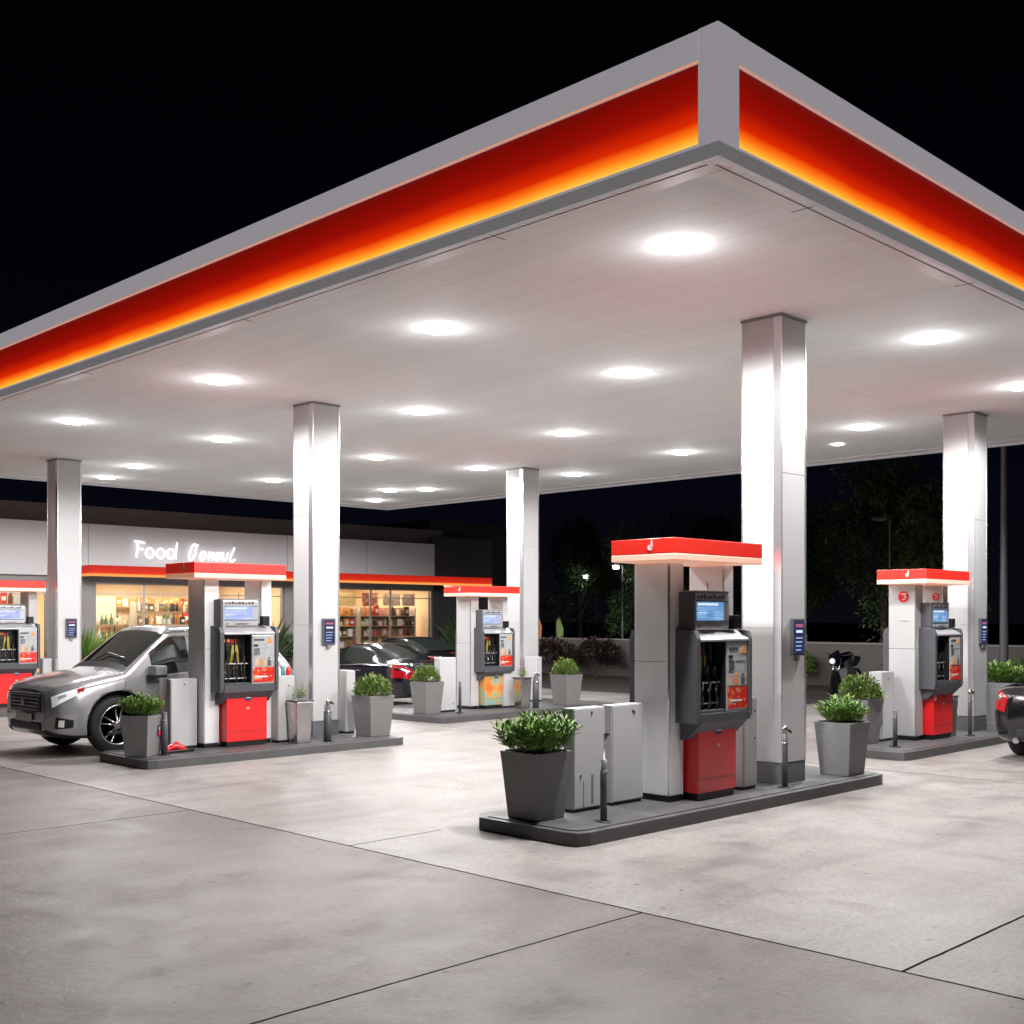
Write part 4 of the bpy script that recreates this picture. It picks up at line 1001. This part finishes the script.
# interior
b = MB(); b.box(-5.6, 31, SY+.3, SY+8.6, .10, .14, 'intfloor'); sp_(b, 'floor')
b = MB(); b.box(7.5, 29.0, SY+5.2, SY+5.3, .14, 3.3, 'cream'); b.box(14.6, 14.75, SY+.32, SY+5.2, .14, 3.3, 'cream'); b.box(22.4, 22.5, SY+.32, SY+5.2, .14, 3.3, 'cream'); b.box(28.7, 28.8, SY+.32, SY+5.2, .14, 3.3, 'cream'); sp_(b, 'interior_wall')
b = MB(); b.box(7.5, 29, SY+.32, SY+5.2, 3.3, 3.36, 'cream'); sp_(b, 'interior_ceiling')
for i, xx in enumerate((9.5, 12.3, 16.2, 18.8, 21.2, 24.4, 27.0)):
    for yy in (SY+.9, SY+2.6, SY+4.2):
        b = MB(); b.box(xx-.55, xx+.55, yy-.12, yy+.12, 3.27, 3.298, 'intlamp'); sp_(b, 'ceiling_lamp')
    ld = bpy.data.lights.new('shop_lamp', 'AREA'); ld.shape = 'RECTANGLE'; ld.size = 1.8 if xx != 21.2 else .8; ld.size_y = 3.9; ld.energy = 160 if xx != 21.2 else 70; ld.color = (1, .76, .5) if xx > 23 else (1, .82, .56)
    lo = bpy.data.objects.new('shop_lamp', ld); COL.objects.link(lo); lo.location = (xx, SY+2.32, 3.24)
# windows
def window(xa, xb, mull, z0=.42, z1=3.05):
    b = MB()
    b.box(xa, xb, SY+.10, SY+.16, z0, z0+.05, 'frame'); b.box(xa, xb, SY+.10, SY+.16, z1-.06, z1, 'frame')
    for x in (xa, xb-.05): b.box(x, x+.05, SY+.10, SY+.16, z0+.05, z1-.06, 'frame')
    for x in mull: b.box(x-.03, x+.03, SY+.098, SY+.162, z0+.05, z1-.06, 'frame')
    b.box(xa+.05, xb-.05, SY+.11, SY+.155, 2.70, 2.73, 'frame')
    w_ = sp_(b, 'window')
    b = MB(); b.box(xa+.05, xb-.05, SY+.125, SY+.133, z0+.05, z1-.06, 'glass'); b.build('pane', w_)
window(8.0, 14.0, (10.0, 12.1)); window(15.4, 20.55, (16.95, 18.9)); window(21.05, 21.9, (), .14); window(23.0, 28.4, (25.55, 26.45))
# sign letters
sg = thing('shop_sign', 'white glowing shop name lettering on the grey shop band', 'sign', (16.5, SY-.2, 3.80))
def letter(polys, x, r=.026):
    b = MB()
    for pts, closed in polys: b.tube([(x+p[0], 0, p[1]) for p in pts], r, 'neon', 8, closed)
    b.build('letter', sg)
sl = lambda pts, k=.28: [(p[0]+p[1]*k, p[1]) for p in pts]
O = lambda cx, cz, rx, rz, n=18: [(cx+rx*math.cos(2*PI*k/n), cz+rz*math.sin(2*PI*k/n)) for k in range(n)]
letter([([(0, 0), (.03, .22), (.05, .46)], False), ([(-.06, .47), (.15, .46), (.27, .43)], False), ([(.03, .25), (.22, .25)], False)], 0.05, .031)
letter([(O(.15, .14, .13, .15), True)], .33); letter([(O(.15, .14, .13, .15), True)], .68)
letter([(O(.15, .14, .13, .15), True), ([(.32, -.01), (.31, .15), (.36, .50)], False)], 1.02)
letter([(sl(O(.12, .22, .10, .25)), True), (sl([(.14, .46), (.26, .44)]), False)], 1.72, .029)
letter([(sl(O(.12, .12, .10, .13)), True)], 2.10, .03)
letter([(sl([(0, .26), (.02, .0)]), False), (sl([(.01, .05), (.08, .23), (.14, .24), (.16, .0)]), False)], 2.42)
letter([(sl(O(.09, .12, .08, .12)), True), (sl([(.18, .25), (.18, .0)]), False)], 2.64)
letter([(sl([(0, .25), (0, .06), (.08, 0), (.16, .08), (.17, .25)]), False), (sl([(.17, .25), (.17, .0)]), False)], 2.90)
letter([(sl([(.10, .42), (.02, .1), (.05, 0), (.14, -.02), (.22, .05)]), False)], 3.16, .029)

# shop shelves and goods
gcols = [('amber', (.5, .22, .05)), ('brown', (.16, .08, .04)), ('cream', (.75, .65, .5)), ('red', (.55, .05, .04)), ('green', (.12, .2, .08)), ('white', (.8, .78, .74)), ('orange', (.75, .32, .08)), ('pink', (.7, .35, .33)), ('dark', (.04, .035, .04)), ('blue', (.1, .15, .3))]
for n, c_ in gcols: M['g_'+n] = mat('goods_'+n, c_, .4, var=.25, scale=25)
protos = {}
def goods_mesh(kind, cn):
    k = (kind, cn)
    if k in protos: return protos[k]
    b = MB(); m = 'g_'+cn
    if kind == 'bottle': b.lathe([(.045, 0), (.05, .02), (.05, .17), (.018, .24), (.018, .30), (.022, .305), (.02, .32)], (0, 0, 0), m, seg=10)
    elif kind == 'jar': b.lathe([(.06, 0), (.07, .015), (.07, .13), (.05, .155), (.055, .16), (.055, .185)], (0, 0, 0), m, seg=10)
    elif kind == 'box': b.box(-.09, .09, -.05, .05, 0, .27, m, .006); b.box(-.06, .06, -.0525, -.0505, .08, .18, 'g_white')
    else: b.prism([(-.10, 0), (.10, 0), (.09, .12), (.10, .24), (.03, .22), (-.03, .25), (-.10, .23), (-.085, .1)], 'y', -.035, .035, m, .01)
    me = bpy.data.meshes.new(kind); b.bm.to_mesh(me); b.bm.free()
    for q in b.mats: me.materials.append(M[q])
    protos[k] = me; return me
CN = {'bottle': 'bottle', 'jar': 'jar', 'box': 'box', 'packet': 'packet'}
def fill(xa, xb, y, z, cols, kinds, where, hmax, sc=(.8, 1.15)):
    x = xa+.08
    while x < xb-.08:
        kind = rnd.choice(kinds); cn = rnd.choice(cols)
        wd = {'bottle': .115, 'jar': .16, 'box': .2, 'packet': .21}[kind]
        s_ = rnd.uniform(*sc); x += wd*s_/2
        if rnd.random() > .06:
            o = bpy.data.objects.new(kind, goods_mesh(kind, cn)); COL.objects.link(o)
            o.location = (x, y+rnd.uniform(-.05, .05), z); o.rotation_euler = (0, 0, rnd.uniform(-.2, .2)); o.scale = (s_, s_, min(s_*rnd.uniform(.85, 1.25), hmax/.33))
            tag(o, '%s %s on the %s' % (cn, kind, where), kind, '%s %ss on the %s' % (cn, kind, where))
        x += wd*s_/2+rnd.uniform(.0, .05)
def shelving(xa, xb, y, levels, where, label, cols, kinds, d=.4, back=None, posts=True, m='wood', sc=(.85, 1.2)):
    t = thing('shelf_unit', label, 'shelves', ((xa+xb)/2, y, .14), 0, 'shelves behind the shop windows')
    hw = (xb-xa)/2
    for z in levels: box('shelf', -hw, hw, -d/2, d/2, z-.14-.03, z-.14, m, t, .003)
    for s_ in (-1, 1): box('upright', s_*hw-.02 if s_ > 0 else -hw-.02, s_*hw+.02 if s_ > 0 else -hw+.02, -d/2, d/2, 0, levels[-1]-.14+.3, 'shelfmetal', t)
    if back: box('back_panel', -hw+.02, hw-.02, d/2-.01, d/2, .05, levels[-1]-.14+.3, back, t)
    names = ['lowest', 'second lowest', 'middle', 'upper', 'second highest', 'top']
    for i, z in enumerate(levels):
        nm = names[i] if i < len(levels)-1 else 'top'
        fill(xa, xb, y-d*.2, z+.001, cols, kinds, '%s shelf %s' % (nm, where), (levels[i+1]-z-.05) if i+1 < len(levels) else .5, sc)
shelving(23.2, 25.45, SY+1.0, (.55, .95, 1.35, 1.72, 2.08), 'in the left part of the right shop window', 'wooden shelves in the left part of the right shop window', ['amber', 'pink', 'cream', 'orange', 'red', 'white', 'brown'], ['bottle', 'jar', 'box', 'packet'], back='wood', sc=(.8, 1.2))
shelving(25.65, 28.2, SY+1.0, (.55, .95, 1.35, 1.72, 2.08), 'in the right part of the right shop window', 'wooden shelves in the right part of the right shop window', ['amber', 'pink', 'cream', 'white', 'red', 'brown', 'dark'], ['bottle', 'jar', 'box'], back='wood', sc=(.8, 1.2))
shelving(15.6, 16.85, SY+1.05, (.6, .98, 1.36, 1.80), 'left of the mullion in the middle shop window', 'dark bottle shelves at the left of the middle shop window', ['dark', 'green', 'brown', 'white', 'cream'], ['bottle', 'bottle', 'jar'])
shelving(17.1, 20.45, SY+1.05, (.6, .98, 1.36, 1.80, 2.2), 'right of the mullion in the middle shop window', 'dark bottle shelves at the right of the middle shop window', ['dark', 'green', 'brown', 'amber', 'cream', 'white'], ['bottle', 'bottle', 'jar', 'box'])
shelving(10.9, 13.9, SY+1.0, (.55, .92, 1.29, 1.66, 2.03, 2.4), 'in the left shop window', 'wooden goods shelves in the left shop window', ['amber', 'orange', 'cream', 'red', 'white', 'brown'], ['packet', 'jar', 'box', 'bottle'], back='cream')
shelving(15.2, 21.8, SY+4.9, (.6, 1.2, 1.8, 2.4), 'along the back wall of the shop', 'long goods shelves along the back wall of the shop', ['amber', 'orange', 'white', 'red', 'green', 'blue'], ['box', 'packet'])
# window posters
def poster(x0, x1, z0, z1, cols, label, y=SY+.72):
    nm = 'post_%d' % len(M); M[nm] = graphic_mat(nm, cols, 7, .5)
    b = MB(); b.box(x0-(x0+x1)/2, x1-(x0+x1)/2, 0, .02, 0, z1-z0, nm); o = b.build('poster', loc=((x0+x1)/2, y, z0)); tag(o, label, 'poster')
poster(24.55, 25.35, 2.42, 2.9, [(0, (.85, .7, .35)), (.55, (.8, .5, .2)), (.65, (.9, .8, .5))], 'yellow poster high in the right shop window')
poster(25.65, 26.35, 2.42, 2.9, [(0, (.6, .16, .1)), (.5, (.8, .4, .28)), (.6, (.85, .6, .5))], 'red and orange poster between the mullions of the right shop window')
poster(26.6, 27.4, 2.45, 2.9, [(0, (.7, .55, .45)), (.55, (.4, .3, .25)), (.62, (.8, .7, .6))], 'beige poster at the right of the right shop window')
poster(27.5, 28.1, 2.45, 2.9, [(0, (.5, .4, .4)), (.5, (.7, .58, .5)), (.6, (.35, .28, .3))], 'brown grey poster at the far right of the right shop window')
poster(15.6, 16.6, 1.95, 2.65, [(0, (.95, .85, .6)), (.6, (.9, .78, .5))], 'blank cream poster at the left of the middle shop window', SY+1.2)
poster(17.4, 19.0, 2.45, 2.65, [(0, (.8, .3, .12)), (.55, (.85, .55, .3))], 'orange banner strip hanging in the middle shop window', SY+1.6)

# plants near shop front
def shrub(x, y, z, r, h, n, m, label, ll=.14, spiky=False, name='shrub', grp='shrubs around the station'):
    b = MB()
    for k in range(n):
        a = rnd.uniform(0, 2*PI)
        if spiky:
            d = Vector((math.cos(a)*rnd.uniform(.1, .9), math.sin(a)*rnd.uniform(.1, .9), 1)).normalized()
            leaf(b, Vector((math.cos(a)*r*.2, math.sin(a)*r*.2, h*rnd.uniform(0, .35))), d, h*rnd.uniform(.5, .95), .028, m, .15)
        else:
            e = math.acos(rnd.uniform(-.3, 1)); q = (1+.2*math.sin(3*a+x)+.15*math.sin(7*a+4*e))*rnd.uniform(.5, 1)**.4
            p = Vector((r*q*math.sin(e)*math.cos(a), r*q*math.sin(e)*math.sin(a), h*.45+h*.5*q*math.cos(e)))
            leaf(b, p, (p-Vector((0, 0, h*.3))).normalized()+Vector((rnd.gauss(0, .5), rnd.gauss(0, .5), rnd.gauss(.2, .4))), rnd.uniform(.6, 1.2)*ll, ll*.28, m, .1, .5)
    t = thing(name, label, 'plant', (x, y, z), 0, grp)
    b.build('foliage', t)
    b = MB()
    for k in range(5):
        a = k*1.25; b.tube([(0, 0, 0), (r*.3*math.cos(a), r*.3*math.sin(a), h*.5)], [.02, .008], 'bark', 5)
    b.build('stem', t)
shrub(14.5, 31.4, .13, .5, 1.7, 260, 'leafA', 'tall spiky green plant by the shop, right of the far left pillar', spiky=True)
shrub(20.6, 31.6, .13, .5, 2.0, 240, 'leafD', 'dark spiky plant seen between the left middle pump and pillar', spiky=True)
shrub(21.8, 31.3, .13, .7, 1.3, 700, 'leafD', 'low dark bush seen just left of the left middle pillar', ll=.16)
shrub(29.1, 31.5, .13, .6, 2.1, 300, 'leafD', 'dark spiky plant against the dark wall at the shop end', spiky=True)

# ------------------------------------------------------------------ boundary wall, background
wl = thing('boundary_wall', 'low rendered boundary wall behind the forecourt', 'wall', (30, 10, 0))
b = MB(); b.box(0, .25, -30, 24, 0, 1.25, 'wall', .01); b.build('wall_body', wl)
b = MB(); b.box(-.04, .29, -30, 24, 1.252, 1.31, 'coping', .008); b.build('coping', wl)
struct(MB().box(27.6, 29.99, -20, 34, -.01, .06, 'soil').build('verge'))
hb = [(29.2, 29.8, .75, 1.15, 'leafD', 'dark bush by the wall, just right of the back middle pillar'), (28.9, 26.9, .8, 1.2, 'leafRed', 'dark reddish bush against the wall between back pillar and nearest pump'),
      (29.1, 25.2, .7, 1.3, 'leafRed', 'second dark reddish bush against the wall, nearer to the nearest pump'), (29.0, 22.6, .8, 1.1, 'leafD', 'dark green bush against the wall left of the nearest pump post'),
      (29.1, 18.0, .7, 1.1, 'leafB', 'green bush at the wall just right of the front pillar'), (29.2, 14.2, .8, 1.0, 'leafD', 'dark bush at the wall behind the right pump'),
      (28.9, 10.9, .9, 1.0, 'leafB', 'green bush at the wall right of the right pillar'), (28.6, 9.2, 1.0, 1.4, 'leafD', 'dark bush at the wall at the right picture edge')]
for x, y, r, h, m, l in hb: shrub(x, y, .05, r, h, 1300, m, l, ll=.15)

def tree_mesh(seed, n=7000):
    r = random.Random(seed)
    b = MB()
    H = 3.0
    b.tube([(0, 0, 0), (.05, .03, 1.2), (-.05, .05, 2.4), (.08, 0, 3.6), (.1, .1, 5)], [.2, .16, .13, .09, .03], 'bark', 8)
    lobes = []
    for k in range(15):
        a = k*2.4+r.uniform(-.4, .4); z = r.uniform(2.1, 6.2); rad = r.uniform(.5, 1.9)*(1-.10*(z-3))
        c_ = Vector((rad*math.cos(a), rad*math.sin(a), z)); lobes.append((c_, r.uniform(.55, 1.15)))
        b.tube([(0, 0, max(1.3, z-1.6)), c_*.5+Vector((0, 0, (z-.6)*.5)), c_], [.06, .035, .012], 'bark', 5)
    tb = b
    t = MB()
    keep = globals()['rnd']; globals()['rnd'] = r
    for k in range(n):
        c_, rr = r.choice(lobes)
        d = Vector((r.gauss(0, 1), r.gauss(0, 1), r.gauss(0, .8))).normalized(); q = rr*r.uniform(.35, 1.08)**.6
        p = c_+d*q
        leaf(t, p, d+Vector((r.gauss(0, .6), r.gauss(0, .6), r.gauss(-.1, .5))), r.uniform(.12, .24), r.uniform(.035, .06), 'leafT', .2, .6)
    globals()['rnd'] = keep
    return tb, t
M['leafT'] = leaf_mat('tree_leaf', (.04, .07, .02), (.11, .16, .05), .6)
TM = []
for sd in (11, 12, 13):
    tb, tl = tree_mesh(sd)
    a = tb.build('trunk'); c_ = tl.build('crown'); TM.append((a.data, c_.data)); bpy.data.objects.remove(a); bpy.data.objects.remove(c_)
trees = [(38.5, 19.8, 1.15, 'largest green tree behind the right pump canopy'), (35.5, 16.4, .95, 'dark tree between the right pump and the right pillar'), (42, 25.5, 1.1, 'dark tree right of the front pillar behind the wall'),
         (36.5, 29.3, .85, 'tree left of the nearest pump with a small lamp in its crown'), (46, 41, 1.1, 'far dark tree left of the lit street lamp'), (50, 36, 1.2, 'far dark tree behind the nearest pump'),
         (36, 8.5, 1.1, 'dark tree at the right picture edge behind the pole'), (45, 14.5, 1.3, 'far dark tree behind the right pillar')]
for i, (x, y, s_, l) in enumerate(trees):
    t = thing('tree', l, 'tree', (x, y, 0), i*1.3, 'trees beyond the boundary wall'); t.scale = (s_,)*3
    for nm, me in zip(('trunk', 'crown'), TM[i % 3]):
        o = bpy.data.objects.new(nm, me); COL.objects.link(o); o.parent = t

def street_lamp(x, y, h, r, label, arm, lit, rz=0, e=0, head='lamplit'):
    t = thing('street_lamp', label, 'street lamp', (x, y, 0), rz, 'street lamps around the station')
    b = MB(); b.tube([(0, 0, 0), (0, 0, h)], [r, r*.6], 'pole', 10); b.build('pole', t)
    b = MB(); b.tube([(0, 0, h-.02), (arm*.5, 0, h+.05), (arm, 0, h+.04)], r*.4, 'pole', 8); b.build('arm', t)
    b = MB(); b.box(arm-.1, arm+.3, -.09, .09, h-.0, h+.09, 'pole', .02); hd = b.build('lamp_head', t)
    b = MB()
    if lit: b.lathe([(.11, h-.12), (.13, h-.06), (.10, h-.003)], (arm+.1, 0, 0), head, seg=12)
    else: b.box(arm-.04, arm+.24, -.06, .06, h-.014, h-.002, 'house')
    b.build('bulb', hd)
    if lit and e:
        ld = bpy.data.lights.new('street_bulb', 'POINT'); ld.energy = e; ld.shadow_soft_size = .15; ld.color = (.9, 1, .9)
        lo = bpy.data.objects.new('street_bulb', ld); COL.objects.link(lo); lo.location = (x+(arm+.1)*math.cos(rz), y+(arm+.1)*math.sin(rz), h-.22)
street_lamp(29.3, 11.9, 8.5, .11, 'thick grey lamp pole rising past the right pillar', 1.2, False, R(200))
street_lamp(34.5, 17.6, 5.1, .05, 'thin pale lamp pole above the right pump canopy', .25, False, R(135))
street_lamp(44.9, 39.9, 4.2, .05, 'far street lamp with one bright white point, right of the back pillar', .3, True, 0, 6)
street_lamp(34.6, 28.6, 4.0, .05, 'small lit lamp in the tree left of the nearest pump', .3, True, R(180), 15)
street_lamp(31.2, 18.6, 1.5, .04, 'low lit lamp just above the wall, right of the front pillar', .15, True, R(90), 12)
for (x, y, m, l, h) in ((31.2, 30.0, 'flagO', 'orange feather flag beyond the wall beside the back middle pillar', 2.0), (31.3, 29.0, 'flagG', 'thin green feather flag beyond the wall', 1.9)):
    t = thing('feather_flag', l, 'flag', (x, y, 0), R(-45), 'feather flags beyond the wall')
    b = MB(); b.tube([(0, 0, 0), (0, 0, h), (.08, 0, h+.15)], .015, 'pole', 6); b.build('pole', t)
    b = MB(); b.prism([(.02, .9), (.22, .95), (.26, h-.3), (.12, h+.1), (.02, h)], 'y', -.008, .008, m); b.build('flag_cloth', t)
